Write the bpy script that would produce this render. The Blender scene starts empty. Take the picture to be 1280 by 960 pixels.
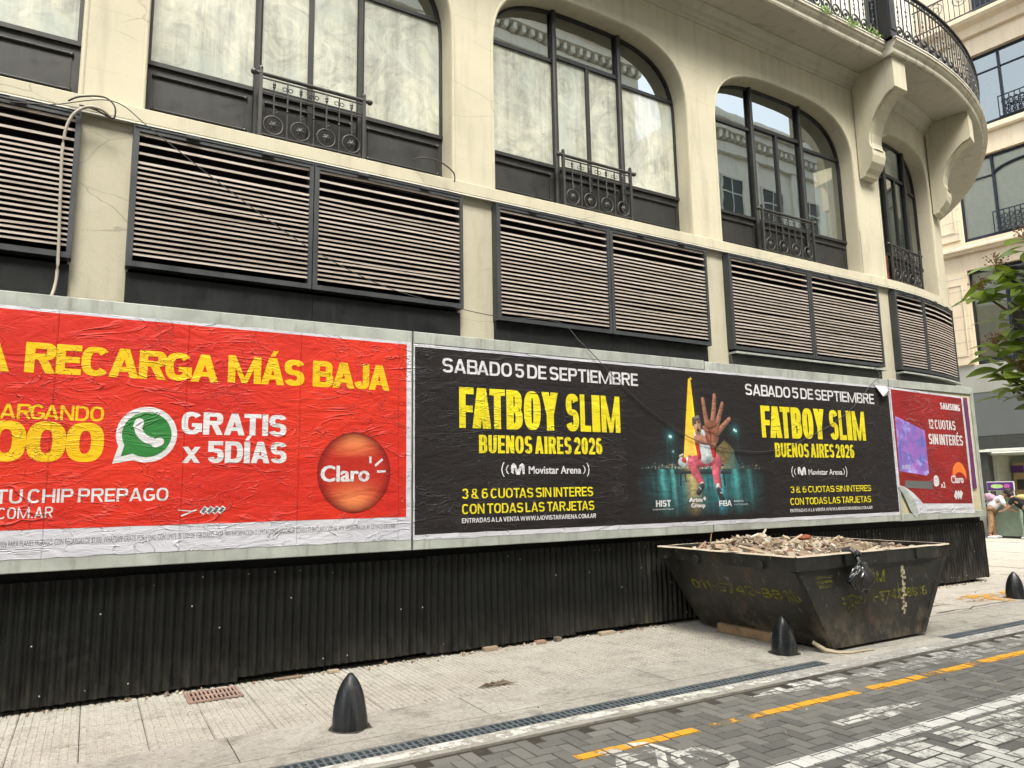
import bpy, bmesh, math, random
from mathutils import Vector, Matrix, noise
random.seed(7)
SC = bpy.context.scene
COL = SC.collection
PI = math.pi
# ------------------------------------------------------------------ camera
CAM_YAW, CAM_PITCH, CAM_ROLL = math.radians(29.992), math.radians(8.464), math.radians(-1.032)
cd = bpy.data.cameras.new('camera'); cam = bpy.data.objects.new('camera', cd); COL.objects.link(cam)
cy, sy = math.cos(CAM_YAW), math.sin(CAM_YAW); cp, sp = math.cos(CAM_PITCH), math.sin(CAM_PITCH)
fwd = Vector((sy*cp, cy*cp, sp)); rgt = Vector((cy, -sy, 0)); upv = rgt.cross(fwd)
cr, sr = math.cos(CAM_ROLL), math.sin(CAM_ROLL)
r2 = cr*rgt + sr*upv; u2 = -sr*rgt + cr*upv
m3 = Matrix((r2, u2, -fwd)).transposed()
cam.matrix_world = Matrix.Translation((0, 0, 1.62)) @ m3.to_4x4()
cd.sensor_width = 36.0; cd.lens = 36.0*910.0/1280.0; cd.clip_start = 0.05; cd.clip_end = 600
SC.camera = cam
# ------------------------------------------------------------------ world, sun, exposure
w = bpy.data.worlds.new("World"); SC.world = w; w.use_nodes = True
nt = w.node_tree; bg = nt.nodes['Background']
sky = nt.nodes.new('ShaderNodeTexSky'); sky.sky_type = 'NISHITA'; sky.sun_disc = False
SUN_EL, SUN_AZ = math.radians(58), math.radians(196)      # azimuth from +Y clockwise
sky.sun_elevation = SUN_EL; sky.sun_rotation = SUN_AZ; sky.dust_density = 3.0; sky.air_density = 1.0; sky.ozone_density = 0.6
hsv = nt.nodes.new('ShaderNodeHueSaturation'); hsv.inputs['Saturation'].default_value = .50; hsv.inputs['Value'].default_value = 1.0
wm = nt.nodes.new('ShaderNodeMix'); wm.data_type = 'RGBA'; wm.blend_type = 'MULTIPLY'; wm.inputs[0].default_value = 1; wm.inputs[7].default_value = (1.01, 1.01, .93, 1)   # thin warm overcast
nt.links.new(sky.outputs[0], hsv.inputs['Color']); nt.links.new(hsv.outputs[0], wm.inputs[6]); nt.links.new(wm.outputs[2], bg.inputs[0]); bg.inputs[1].default_value = 0.15
sl = bpy.data.lights.new('sun', 'SUN'); sl.energy = 1.2; sl.angle = math.radians(18); sl.color = (1.0, 0.96, 0.90)
so = bpy.data.objects.new('sun', sl); COL.objects.link(so)
sd = Vector((math.sin(SUN_AZ)*math.cos(SUN_EL), math.cos(SUN_AZ)*math.cos(SUN_EL), math.sin(SUN_EL)))
so.rotation_euler = sd.to_track_quat('Z', 'Y').to_euler(); so.location = (0, -5, 30)
SC.view_settings.view_transform = 'Standard'; SC.view_settings.look = 'None'
SC.view_settings.exposure = 2.0; SC.view_settings.gamma = 1.0
SC.cycles.max_bounces = 6; SC.cycles.glossy_bounces = 3; SC.cycles.transparent_max_bounces = 8
SC.cycles.caustics_reflective = False; SC.cycles.caustics_refractive = False

# ------------------------------------------------------------------ materials
class NT:
    def __init__(s, name):
        s.m = bpy.data.materials.new(name); s.m.use_nodes = True; s.t = s.m.node_tree
        s.b = s.t.nodes['Principled BSDF']; s.out = s.t.nodes['Material Output']
        g = s.t.nodes.new('ShaderNodeNewGeometry'); s.geo = g; s.pos = g.outputs['Position']; s.isl = g.outputs['Random Per Island']
    def n(s, typ, **k):
        x = s.t.nodes.new(typ)
        for a, v in k.items(): setattr(x, a, v)
        return x
    def L(s, a, b): s.t.links.new(a, b)
    def mapv(s, sc, src=None, loc=(0, 0, 0)):
        mp = s.n('ShaderNodeMapping'); mp.inputs['Scale'].default_value = sc; mp.inputs['Location'].default_value = loc
        s.L(src or s.pos, mp.inputs[0]); return mp.outputs[0]
    def noise(s, scale, detail=4, rough=.6, src=None, dist=0, stretch=None):
        v = src or s.pos
        if stretch: v = s.mapv(stretch, src)
        x = s.n('ShaderNodeTexNoise'); x.inputs['Scale'].default_value = scale; x.inputs['Detail'].default_value = detail
        x.inputs['Roughness'].default_value = rough; x.inputs['Distortion'].default_value = dist
        s.L(v, x.inputs['Vector']); return x.outputs[0]
    def ramp(s, f, a, b, va=0., vb=1.):
        x = s.n('ShaderNodeMapRange'); x.inputs[1].default_value = a; x.inputs[2].default_value = b
        x.inputs[3].default_value = va; x.inputs[4].default_value = vb; s.L(f, x.inputs[0]); return x.outputs[0]
    def math(s, op, a, b=None, c=None):
        x = s.n('ShaderNodeMath', operation=op)
        for i, v in enumerate((a, b, c)):
            if v is None: continue
            if isinstance(v, (int, float)): x.inputs[i].default_value = v
            else: s.L(v, x.inputs[i])
        return x.outputs[0]
    def mix(s, f, a, b, mode='MIX'):
        x = s.n('ShaderNodeMix', data_type='RGBA', blend_type=mode)
        if isinstance(f, (int, float)): x.inputs[0].default_value = f
        else: s.L(f, x.inputs[0])
        for i, v in ((6, a), (7, b)):
            if isinstance(v, tuple): x.inputs[i].default_value = v[:3] + (1,)
            else: s.L(v, x.inputs[i])
        return x.outputs[2]
    def bump(s, h, strength=.3, dist=.01, prev=None):
        x = s.n('ShaderNodeBump'); x.inputs['Strength'].default_value = strength; x.inputs['Distance'].default_value = dist
        s.L(h, x.inputs['Height'])
        if prev: s.L(prev, x.inputs['Normal'])
        s.L(x.outputs[0], s.b.inputs['Normal']); return x.outputs[0]
    def set(s, col=None, rough=None, metal=None, spec=None):
        if col is not None:
            if isinstance(col, tuple): s.b.inputs['Base Color'].default_value = col[:3] + (1,)
            else: s.L(col, s.b.inputs['Base Color'])
        if rough is not None:
            if isinstance(rough, (int, float)): s.b.inputs['Roughness'].default_value = rough
            else: s.L(rough, s.b.inputs['Roughness'])
        if metal is not None: s.b.inputs['Metallic'].default_value = metal
        if spec is not None: s.b.inputs['Specular IOR Level'].default_value = spec

def m_plaster(name, c, c2, dirt=(.16, .14, .10), amt=.6, bumps=.25, course=0):
    s = NT(name)
    col = s.mix(s.ramp(s.noise(1.3, 5), .35, .68), c, c2)
    st = s.noise(1.0, 5, .65, stretch=(5, 5, .7))
    col = s.mix(s.math('MULTIPLY', s.ramp(st, .50, .74), amt), col, dirt)
    sp = s.noise(26, 3, .6)
    col = s.mix(s.math('MULTIPLY', s.ramp(sp, .60, .74), .35*amt), col, dirt)
    v = s.n('ShaderNodeTexVoronoi', feature='DISTANCE_TO_EDGE'); v.inputs['Scale'].default_value = .9
    mp = s.mapv((.8, .8, 1.7)); nz = s.n('ShaderNodeTexNoise'); nz.inputs['Scale'].default_value = 3; s.L(mp, nz.inputs['Vector'])
    ad = s.n('ShaderNodeMixRGB'); ad.inputs[0].default_value = .12; s.L(mp, ad.inputs[1]); s.L(nz.outputs[1], ad.inputs[2]); s.L(ad.outputs[0], v.inputs['Vector'])
    crack = s.math('MULTIPLY', s.ramp(v.outputs[0], 0, .006, 1, 0), s.ramp(s.noise(.9, 2), .52, .62))
    col = s.mix(s.math('MULTIPLY', crack, .5), col, dirt)
    if course:
        zz = s.n('ShaderNodeSeparateXYZ'); s.L(s.pos, zz.inputs[0]); wob_ = s.math('MULTIPLY', s.noise(4, 3), .02)
        ln_ = s.ramp(s.math('PINGPONG', s.math('ADD', zz.outputs[2], wob_), course/2), 0, .004, 1, 0)
        col = s.mix(s.math('MULTIPLY', s.math('MULTIPLY', ln_, s.ramp(s.noise(1.7, 3), .42, .6)), .38), col, dirt)
        pt = s.noise(.7, 2, .4); col = s.mix(s.ramp(pt, .55, .57, 0, .16), col, c2)
        dr = s.noise(1.0, 4, .7, stretch=(9, 9, .35)); top = s.ramp(zz.outputs[2], 7.4, 8.8); col = s.mix(s.math('MULTIPLY', s.math('MULTIPLY', s.ramp(dr, .5, .72), top), .28), col, dirt)
    s.set(col, .85, spec=.3)
    s.bump(s.math('ADD', s.noise(55, 5, .7), s.math('MULTIPLY', s.noise(6, 4), 1.5)), bumps, .006)
    return s.m
def m_paintmetal(name, c, dust=(.30, .27, .22), amt=.35, rough=.45, vert=True, spec=.5, splash=0):
    s = NT(name)
    col = s.mix(s.ramp(s.noise(3, 5), .3, .75), c, tuple(x*1.7 for x in c))
    if splash:      # street dirt thrown up on the foot of the sheets, sheets from different batches
        oi = s.n('ShaderNodeObjectInfo'); col = s.mix(s.math('MULTIPLY', oi.outputs['Random'], .8), col, tuple(x*1.5 for x in c))
        zz = s.n('ShaderNodeSeparateXYZ'); s.L(s.pos, zz.inputs[0]); lo_ = s.math('MULTIPLY', s.ramp(zz.outputs[2], .04, .38, 1, 0), s.ramp(s.noise(4, 6, .75, stretch=(2.5, 1, .8)), .40, .68))
        col = s.mix(s.math('MULTIPLY', lo_, splash), col, (.11, .10, .08))
        col = s.mix(s.ramp(s.noise(1.4, 7, .8), .62, .66, 0, .25), col, (.03, .03, .027))
    d = s.noise(2.2, 6, .7, stretch=(6, 6, .8) if vert else None)
    col = s.mix(s.math('MULTIPLY', s.ramp(d, .52, .8), amt), col, dust)
    col = s.mix(s.math('MULTIPLY', s.ramp(s.noise(70, 2), .70, .76), amt), col, dust)
    s.set(col, s.ramp(s.noise(5, 4), .3, .7, rough-.1, rough+.2), spec=spec)
    s.bump(s.noise(9, 4), .12, .01)
    return s.m
def m_flat(name, c, rough=.6, amt=.15, metal=0, spec=.4, sc=8):
    s = NT(name)
    s.set(s.mix(s.ramp(s.noise(sc, 5), .3, .75), c, tuple(x*(1-amt*2) for x in c)), rough, metal, spec); return s.m
def m_print(name, c, c2=None, wear=.25, shade=None):
    """printed paper: every print on a poster shares the same world-space creases"""
    s = NT(name)
    def crease(scale, st, wdt, ds):
        nn = s.noise(scale, 3, .5, stretch=st, dist=ds)
        r = s.math('ABSOLUTE', s.math('SUBTRACT', nn, .5)); return s.ramp(r, 0, wdt, 1, 0)
    gate = s.ramp(s.noise(1.7, 2), .42, .60)
    c1 = s.math('MULTIPLY', crease(1.5, (.8, 1, 3.2), .018, .9), gate)
    c3 = s.math('MULTIPLY', crease(2.6, (1.1, 1, 2.0), .016, 1.6), s.ramp(s.noise(2.3, 2, src=s.mapv((1, 1, 1), None, (5, 3, 1))), .44, .58))
    if c2 is not None:
        base = s.mix(s.ramp(s.noise(.9, 3), .35, .65), c, c2)
    else: base = s.mix(s.ramp(s.noise(1.6, 4), .3, .7), c, tuple(min(1, x*.86) for x in c))
    # paper joints every 0.98 m
    sp_ = s.n('ShaderNodeSeparateXYZ'); s.L(s.pos, sp_.inputs[0])
    col = s.mix(s.math('MULTIPLY', s.math('MAXIMUM', c1, c3), wear), base, tuple(min(1, x*.75+.13) for x in c))
    spk = s.ramp(s.noise(38, 3, .7, stretch=(.5, 1, 1.4)), .73, .78)
    col = s.mix(s.math('MULTIPLY', spk, wear), col, (.55, .52, .5))
    s.set(col, .62, spec=.25)
    h = s.math('ADD', s.math('MULTIPLY', s.math('ADD', c1, c3), 1.3), s.math('MULTIPLY', s.noise(2.6, 5, .62, stretch=(1, 1, 2.4), dist=.8), 2.6))
    h = s.math('ADD', h, s.math('MULTIPLY', s.noise(14, 3, .6), .22))
    h = s.math('ADD', h, s.math('MULTIPLY', s.ramp(s.math('PINGPONG', s.math('ADD', sp_.outputs[0], .3), .49), 0, .006, 1, 0), .7))
    s.bump(h, .8, .010)
    return s.m
def m_glass(name, tint=(.02, .025, .025), ior=4.5, rough=.01):
    s = NT(name); gl = s.n('ShaderNodeBsdfGlossy'); gl.inputs['Roughness'].default_value = rough
    gl.inputs['Color'].default_value = (.92, .97, .97, 1)
    tr = s.n('ShaderNodeBsdfTransparent'); tr.inputs[0].default_value = (.55, .6, .58, 1) if ior > 2 else (.92, .94, .92, 1)
    fr = s.n('ShaderNodeFresnel'); fr.inputs['IOR'].default_value = ior
    bp = s.n('ShaderNodeBump'); bp.inputs['Strength'].default_value = .25; bp.inputs['Distance'].default_value = .004
    s.L(s.noise(1.6, 2, .4), bp.inputs['Height']); s.L(bp.outputs[0], gl.inputs['Normal'])
    mx = s.n('ShaderNodeMixShader'); s.L(fr.outputs[0], mx.inputs[0]); s.L(tr.outputs[0], mx.inputs[1]); s.L(gl.outputs[0], mx.inputs[2])
    s.L(mx.outputs[0], s.out.inputs[0]); return s.m
def m_whitewash(name):
    """window glass smeared from inside with whitewash, brushed in arcs"""
    s = NT(name)
    v = s.n('ShaderNodeTexVoronoi'); v.inputs['Scale'].default_value = 1.15; v.inputs['Randomness'].default_value = 1
    wv = s.n('ShaderNodeVectorMath', operation='ADD'); nz = s.n('ShaderNodeTexNoise'); nz.inputs['Scale'].default_value = 1.3; s.L(s.pos, nz.inputs['Vector'])
    sc2 = s.n('ShaderNodeVectorMath', operation='SCALE'); sc2.inputs['Scale'].default_value = .7; s.L(nz.outputs[1], sc2.inputs[0]); s.L(s.mapv((1, .05, .8)), wv.inputs[0]); s.L(sc2.outputs[0], wv.inputs[1]); s.L(wv.outputs[0], v.inputs['Vector'])
    cx_ = s.n('ShaderNodeCombineXYZ'); s.L(s.math('MULTIPLY', v.outputs['Distance'], 6), cx_.inputs[0]); sep = s.n('ShaderNodeSeparateColor'); s.L(v.outputs['Color'], sep.inputs[0]); s.L(s.math('ADD', s.math('MULTIPLY', sep.outputs[0], 13), s.math('MULTIPLY', s.noise(1.9, 3, .6), 4.5)), cx_.inputs[1]); s.L(s.math('MULTIPLY', s.noise(.8, 2), 2.5), cx_.inputs[2])
    arcs = s.noise(1.0, 7, .72, src=cx_.outputs[0])
    drip = s.noise(1.6, 5, .7, stretch=(7, 1, .45)); blot = s.noise(.9, 4, .6, dist=.6)
    f = s.math('ADD', s.math('MULTIPLY', arcs, .42), s.math('ADD', s.math('MULTIPLY', drip, .26), s.math('MULTIPLY', blot, .32)))
    col = s.mix(s.ramp(f, .40, .60), (.20, .21, .18), (.60, .60, .48))
    col = s.mix(s.ramp(s.noise(1.4, 3, .5, src=s.mapv((1, 1, .7), None, (3, 1, 7))), .52, .66, 0, .6), col, (.34, .40, .375))
    col = s.mix(s.ramp(s.noise(5, 6, .8), .66, .70, 0, .8), col, (.10, .10, .08))
    s.set(col, .5, spec=.5)
    s.b.inputs['Coat Weight'].default_value = 1; s.b.inputs['Coat Roughness'].default_value = .015; s.b.inputs['Coat IOR'].default_value = 2.1
    return s.m
def m_paintmark(name, c, lo=.42, hi=.5, sc=9, c2=None):
    s = NT(name)
    a = s.ramp(s.math('ADD', s.math('MULTIPLY', s.noise(sc, 6, .75), .7), s.math('MULTIPLY', s.noise(2.0, 3), .3)), lo, hi)
    base = s.mix(s.ramp(s.noise(5, 4), .35, .7), c, c2 or tuple(x*.72 for x in c))
    s.set(base, .75, spec=.3); s.L(a, s.b.inputs['Alpha']); s.bump(s.noise(60, 3), .3, .002)
    return s.m
def m_rust(name, c):
    s = NT(name)
    n1 = s.noise(2.3, 7, .72); col = s.mix(s.ramp(n1, .35, .7), c, (.022, .022, .016))
    col = s.mix(s.ramp(s.noise(3.1, 8, .8, stretch=(1, 1, .6)), .56, .68, 0, .85), col, (.12, .055, .024))
    col = s.mix(s.ramp(s.noise(7.5, 6, .8, stretch=(1, 1, .45)), .60, .66, 0, .7), col, (.17, .155, .12))
    col = s.mix(s.ramp(s.noise(26, 5, .8, stretch=(.8, .8, .5)), .63, .67, 0, .6), col, (.22, .20, .16))
    z = s.n('ShaderNodeSeparateXYZ'); s.L(s.pos, z.inputs[0])
    low = s.math('MULTIPLY', s.ramp(z.outputs[2], .05, .45, 1, 0), s.ramp(s.noise(5, 5, .7), .45, .65))
    col = s.mix(s.math('MULTIPLY', low, .55), col, (.22, .17, .11))
    s.set(col, s.ramp(n1, .3, .7, .3, .65), spec=.55); s.bump(s.math('ADD', s.noise(6, 6, .7), s.math('MULTIPLY', s.noise(1.6, 2), 2)), .45, .015); return s.m
def m_concrete(name, c, c2, dirt=(.10, .09, .075), sc=1., wear=.6):
    s = NT(name)
    col = s.mix(s.ramp(s.noise(1.1*sc, 6, .65), .3, .7), c, c2)
    col = s.mix(s.math('MULTIPLY', s.ramp(s.noise(2.6*sc, 7, .72), .52, .72), wear), col, dirt)
    col = s.mix(s.ramp(s.noise(17*sc, 8, .78), .50, .68, 0, .55), col, dirt)
    col = s.mix(s.ramp(s.noise(75, 3, .7), .56, .66, 0, .6), col, dirt)
    col = s.mix(s.ramp(s.noise(22, 6, .8), .60, .66, 0, .6), col, tuple(min(.8, x*1.5) for x in c))
    col = s.mix(s.ramp(s.noise(4.5*sc, 6, .8), .64, .70, 0, .5), col, tuple(min(.8, x*1.45) for x in c))
    s.set(col, .85, spec=.25); s.bump(s.math('ADD', s.noise(80, 4, .7), s.noise(9, 4)), .6, .006); return s.m
def m_paver(name):
    s = NT(name)
    oi = s.n('ShaderNodeObjectInfo')
    r = s.math('FRACT', s.math('ADD', oi.outputs['Random'], s.isl))
    col = s.mix(r, (.115, .113, .102), (.185, .180, .160))
    col = s.mix(s.ramp(s.noise(1.2, 5), .5, .75, 0, .4), col, (.20, .19, .165))
    col = s.mix(s.ramp(s.noise(90, 2), .6, .72, 0, .4), col, (.26, .25, .23))
    s.set(col, .8, spec=.3); s.bump(s.noise(120, 3, .7), .4, .002); return s.m
def m_leaf(name, c, c2):
    s = NT(name); oi = s.n('ShaderNodeObjectInfo')
    s.set(s.mix(oi.outputs['Random'], c, c2), .35, spec=.5)
    s.b.inputs['Transmission Weight'].default_value = 0; s.b.inputs['Subsurface Weight'].default_value = 0
    tl = s.n('ShaderNodeBsdfTranslucent'); tl.inputs[0].default_value = (c2[0]*1.6, c2[1]*1.8, c2[2], 1)
    mx = s.n('ShaderNodeMixShader'); mx.inputs[0].default_value = .3
    s.L(s.b.outputs[0], mx.inputs[1]); s.L(tl.outputs[0], mx.inputs[2]); s.L(mx.outputs[0], s.out.inputs[0]); return s.m
def m_rubble(name):
    s = NT(name); cr_ = s.n('ShaderNodeValToRGB'); cr_.color_ramp.interpolation = 'CONSTANT'
    cols = [(.36, .29, .20), (.19, .13, .085), (.45, .38, .28), (.29, .21, .14), (.52, .48, .40), (.12, .09, .07), (.38, .31, .21), (.27, .15, .10)]
    e = cr_.color_ramp.elements
    e[0].color = cols[0] + (1,); e[1].position = 1/8; e[1].color = cols[1] + (1,)
    for i in range(2, 8):
        x = e.new(i/8); x.color = cols[i] + (1,)
    s.L(s.isl, cr_.inputs[0]); s.set(s.mix(s.ramp(s.noise(14, 4), .4, .7, 0, .5), cr_.outputs[0], (.30, .25, .19)), .9); s.bump(s.noise(60, 3), .3, .004); return s.m
def m_emit(name, c, st):
    s = NT(name); s.set((.8, .8, .8), .5); s.b.inputs['Emission Color'].default_value = c + (1,); s.b.inputs['Emission Strength'].default_value = st; return s.m

M = {}
M['plaster'] = m_plaster('cream plaster', (.52, .48, .36), (.465, .43, .325), amt=.26, course=.62)
M['plaster2'] = m_plaster('white plaster', (.70, .69, .62), (.62, .61, .55), amt=.3)
M['pier'] = m_plaster('pier stucco', (.45, .42, .32), (.41, .38, .29), amt=.32, bumps=.6)
M['facing'] = m_plaster('pale limestone', (.80, .77, .68), (.74, .70, .60), amt=.2)
M['slabedge'] = m_plaster('stained slab edge', (.56, .52, .42), (.48, .44, .34), (.14, .12, .09), .75)
M['soffit'] = m_plaster('soffit plaster', (.47, .44, .36), (.42, .395, .32), amt=.3)
M['black'] = m_paintmetal('black iron', (.008, .008, .008), amt=.05)
M['iron'] = m_paintmetal('weathered iron', (.011, .011, .010), (.12, .11, .09), .2)
M['railiron'] = m_paintmetal('railing iron', (.024, .023, .020), (.2, .18, .15), .3)
M['louvframe'] = m_paintmetal('charcoal frame', (.024, .027, .029), (.13, .12, .10), .22)
def m_slat():
    s = NT('pale slat'); oi = s.n('ShaderNodeObjectInfo'); c = s.mix(oi.outputs['Random'], (.66, .575, .515), (.50, .43, .375)); c = s.mix(s.ramp(s.noise(3, 6, .75, stretch=(1, 1, 8)), .5, .72, 0, .7), c, (.20, .17, .14)); s.set(c, .5); return s.m
M['slat'] = m_slat()
M['darkpanel'] = m_paintmetal('dark panel', (.0075, .0082, .0085), (.07, .07, .065), .25, .45, True, .25)
M['greypanel'] = m_paintmetal('grey panel', (.045, .047, .043), amt=.15)
M['void'] = m_flat('dark interior', (.010, .009, .008), .9, .1, spec=0)
M['glass'] = m_glass('clear glass')
M['glass2'] = m_glass('far glass', ior=1.5)
M['glass3'] = m_glass('bright reflecting glass', ior=3.2)
M['wash'] = m_whitewash('whitewashed glass')
M['zinc'] = m_paintmetal('grey board frame', (.235, .25, .225), (.11, .10, .07), .75, .65)
M['corr'] = m_paintmetal('black corrugated sheet', (.0030, .0033, .0029), (.05, .047, .04), .18, .42, True, .28, .35)
M['corr2'] = m_paintmetal('scuffed corrugated sheet', (.0045, .0045, .004), (.15, .14, .11), .50, .42, True, .3, .6)
M['blackwood'] = m_flat('black board', (.004, .004, .004), .7, spec=.2)
M['raw'] = m_flat('bare board', (.50, .45, .30), .8)
M['red'] = m_print('red print', (.54, .026, .009), (.44, .016, .009), .22)
M['redsam'] = m_print('dark red print', (.17, .012, .011), (.26, .013, .013), .3)
M['pblack'] = m_print('black print', (.011, .0085, .009), (.015, .012, .012), .07)
M['yellow'] = m_print('yellow print', (.70, .42, .004), None, .12)
M['lemon'] = m_print('lemon print', (.66, .56, .012), None, .12)
M['white'] = m_print('white print', (.58, .57, .58), None, .10)
M['paper'] = m_print('poster paper margin', (.52, .52, .56), (.44, .44, .49), .2)
M['green'] = m_print('green print', (.025, .17, .035), None, .12)
M['grey'] = m_print('grey print', (.12, .12, .12), None, .0)
M['orange'] = m_print('orange print', (.80, .17, .03), None, .1)
M['purple'] = m_print('purple print', (.12, .03, .10), None, .1)
M['asphalt'] = m_concrete('asphalt', (.10, .10, .095), (.075, .075, .07))
M['concrete'] = m_concrete('kerb concrete', (.43, .41, .36), (.30, .28, .245), wear=.75)
M['tile'] = m_concrete('sidewalk tile', (.46, .435, .38), (.36, .335, .285), sc=1.6, wear=.5)
M['slab'] = m_concrete('plaza slab', (.48, .45, .39), (.39, .36, .31), wear=.45)
M['earth'] = m_concrete('joint dirt', (.055, .048, .038), (.035, .030, .024))
M['paver'] = m_paver('grey paver')
M['grate'] = m_paintmetal('grey drain iron', (.085, .10, .11), (.25, .23, .2), .35, .4, False)
M['rustgrate'] = m_paintmetal('rusty grate', (.20, .13, .10), (.45, .38, .33), .6, .7, False)
M['mwhite'] = m_paintmark('worn white paint', (.70, .69, .64), .36, .46)
M['mwhite2'] = m_paintmark('very worn white paint', (.66, .65, .59), .42, .53, 7)
M['mwhite3'] = m_paintmark('faded white paint', (.55, .54, .50), .40, .60, 12)
M['myellow'] = m_paintmark('yellow paint', (.72, .36, .03), .32, .42, 9, (.60, .29, .04))
M['myellow2'] = m_paintmark('worn yellow paint', (.66, .34, .05), .49, .55, 9)
M['bollard'] = m_paintmetal('bollard cast iron', (.0045, .0055, .0075), (.16, .16, .15), .45, .34)
M['skip'] = m_rust('skip paint', (.0075, .0075, .0062))
M['skiprim'] = m_flat('dusty rim', (.56, .47, .36), .8)
M['skipyellow'] = m_paintmark('faded yellow stencil', (.22, .205, .022), .40, .60, 16)
M['rubble'] = m_rubble('rubble'); M['wood'] = m_flat('old wood', (.33, .22, .12), .8, .3); M['wood2'] = m_flat('pale wood', (.50, .42, .29), .8, .2)
M['bag'] = m_flat('black plastic film', (.008, .008, .010), .24, .1, 0, .8)
M['cable'] = m_flat('grey hose', (.34, .31, .25), .6); M['cable2'] = m_flat('dark cable', (.05, .045, .04), .6)
M['leaf'] = m_leaf('leaf', (.08, .13, .022), (.26, .32, .06)); M['bark'] = m_flat('bark', (.16, .12, .09), .9)
M['bloom'] = m_flat('seed heads', (.36, .20, .10), .9, .2); M['weed'] = m_flat('weed', (.14, .22, .04), .8, .2)
M['bstone'] = m_plaster('far cream stone', (.66, .545, .40), (.60, .50, .37), (.30, .24, .18), .35)
M['bgrey'] = m_plaster('grey stone', (.34, .34, .31), (.30, .30, .27), amt=.3)
M['blue'] = m_paintmetal('navy frame', (.010, .014, .021), amt=.08, spec=.25)
M['blind'] = m_flat('cream blind', (.78, .74, .60), .8, .08); M['shopgrey'] = m_flat('grey fascia', (.12, .13, .13), .5, .06, sc=1)
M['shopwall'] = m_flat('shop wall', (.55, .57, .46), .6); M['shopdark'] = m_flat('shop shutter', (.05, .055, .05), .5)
M['violet'] = m_flat('violet sign', (.10, .03, .20), .5); M['signwhite'] = m_flat('sign white', (.75, .78, .70), .5); M['signgreen'] = m_flat('sign lime', (.45, .70, .25), .5)
M['signpink'] = m_flat('sign pink', (.6, .12, .45), .5)
M['counter'] = m_flat('green glass counter', (.27, .36, .29), .12, .1)
M['ochre'] = m_flat('ochre panel', (.55, .42, .22), .6)
M['skin'] = m_flat('skin', (.42, .24, .16), .6, .05); M['hair'] = m_flat('dark hair', (.02, .015, .012), .7)
M['tee'] = m_flat('white cotton', (.72, .73, .76), .8, .1); M['camo'] = m_flat('patterned cloth', (.42, .27, .15), .85, .42, sc=22)
M['dark'] = m_flat('black cloth', (.012, .012, .015), .85); M['bagpink'] = m_flat('mauve fabric', (.42, .26, .34), .7, .3, sc=14)
M['shoe'] = m_flat('white shoe', (.75, .75, .75), .6); M['yellowbag'] = m_flat('straw fabric', (.55, .40, .15), .8)
M['rustred'] = m_flat('rust red paint', (.28, .075, .035), .7, .3)
def m_gradient(name, fn):
    s = NT(name); z = s.n('ShaderNodeSeparateXYZ'); s.L(s.pos, z.inputs[0]); fn(s, z); return s.m
def balls(cx, cz, r, a, b, c):
    def f(s, z):
        dx = s.math('DIVIDE', s.math('SUBTRACT', z.outputs[0], cx), r); dz = s.math('DIVIDE', s.math('SUBTRACT', z.outputs[2], cz), r)
        top = s.ramp(dz, .35, 1.0); bot = s.ramp(dz, -.1, -.9)
        core = s.ramp(s.math('ABSOLUTE', dx), .15, .8, 1, 0)
        rr = s.math('SQRT', s.math('ADD', s.math('MULTIPLY', dx, dx), s.math('MULTIPLY', dz, dz)))
        col = s.mix(s.math('MULTIPLY', s.math('MAXIMUM', top, s.math('MULTIPLY', bot, .8)), core), a, b)
        col = s.mix(s.ramp(rr, .72, 1.0), col, c)
        s.set(col, .6, spec=.25); s.bump(s.noise(2.6, 5, .62, stretch=(1, 1, 2.4), dist=.8), .8, .02)
    return f
M['ballred'] = m_gradient('printed red sphere', balls(2.197, 1.836, .38, (.36, .018, .010), (.80, .28, .10), (.13, .005, .004)))
def tvp(s, z):
    n_ = s.noise(2.2, 4, .6, dist=1.5); n2 = s.noise(3.0, 3, .6, src=s.mapv((1, 1, 1), None, (4, 4, 4)), dist=1)
    col = s.mix(s.ramp(n_, .38, .62), (.30, .10, .38), (.08, .10, .36)); col = s.mix(s.ramp(n2, .52, .68), col, (.35, .30, .65))
    s.set(col, .6); s.bump(s.noise(2.6, 5, .62, stretch=(1, 1, 2.4), dist=.8), .8, .02)
M['tv'] = m_gradient('printed violet picture', tvp)

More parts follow.
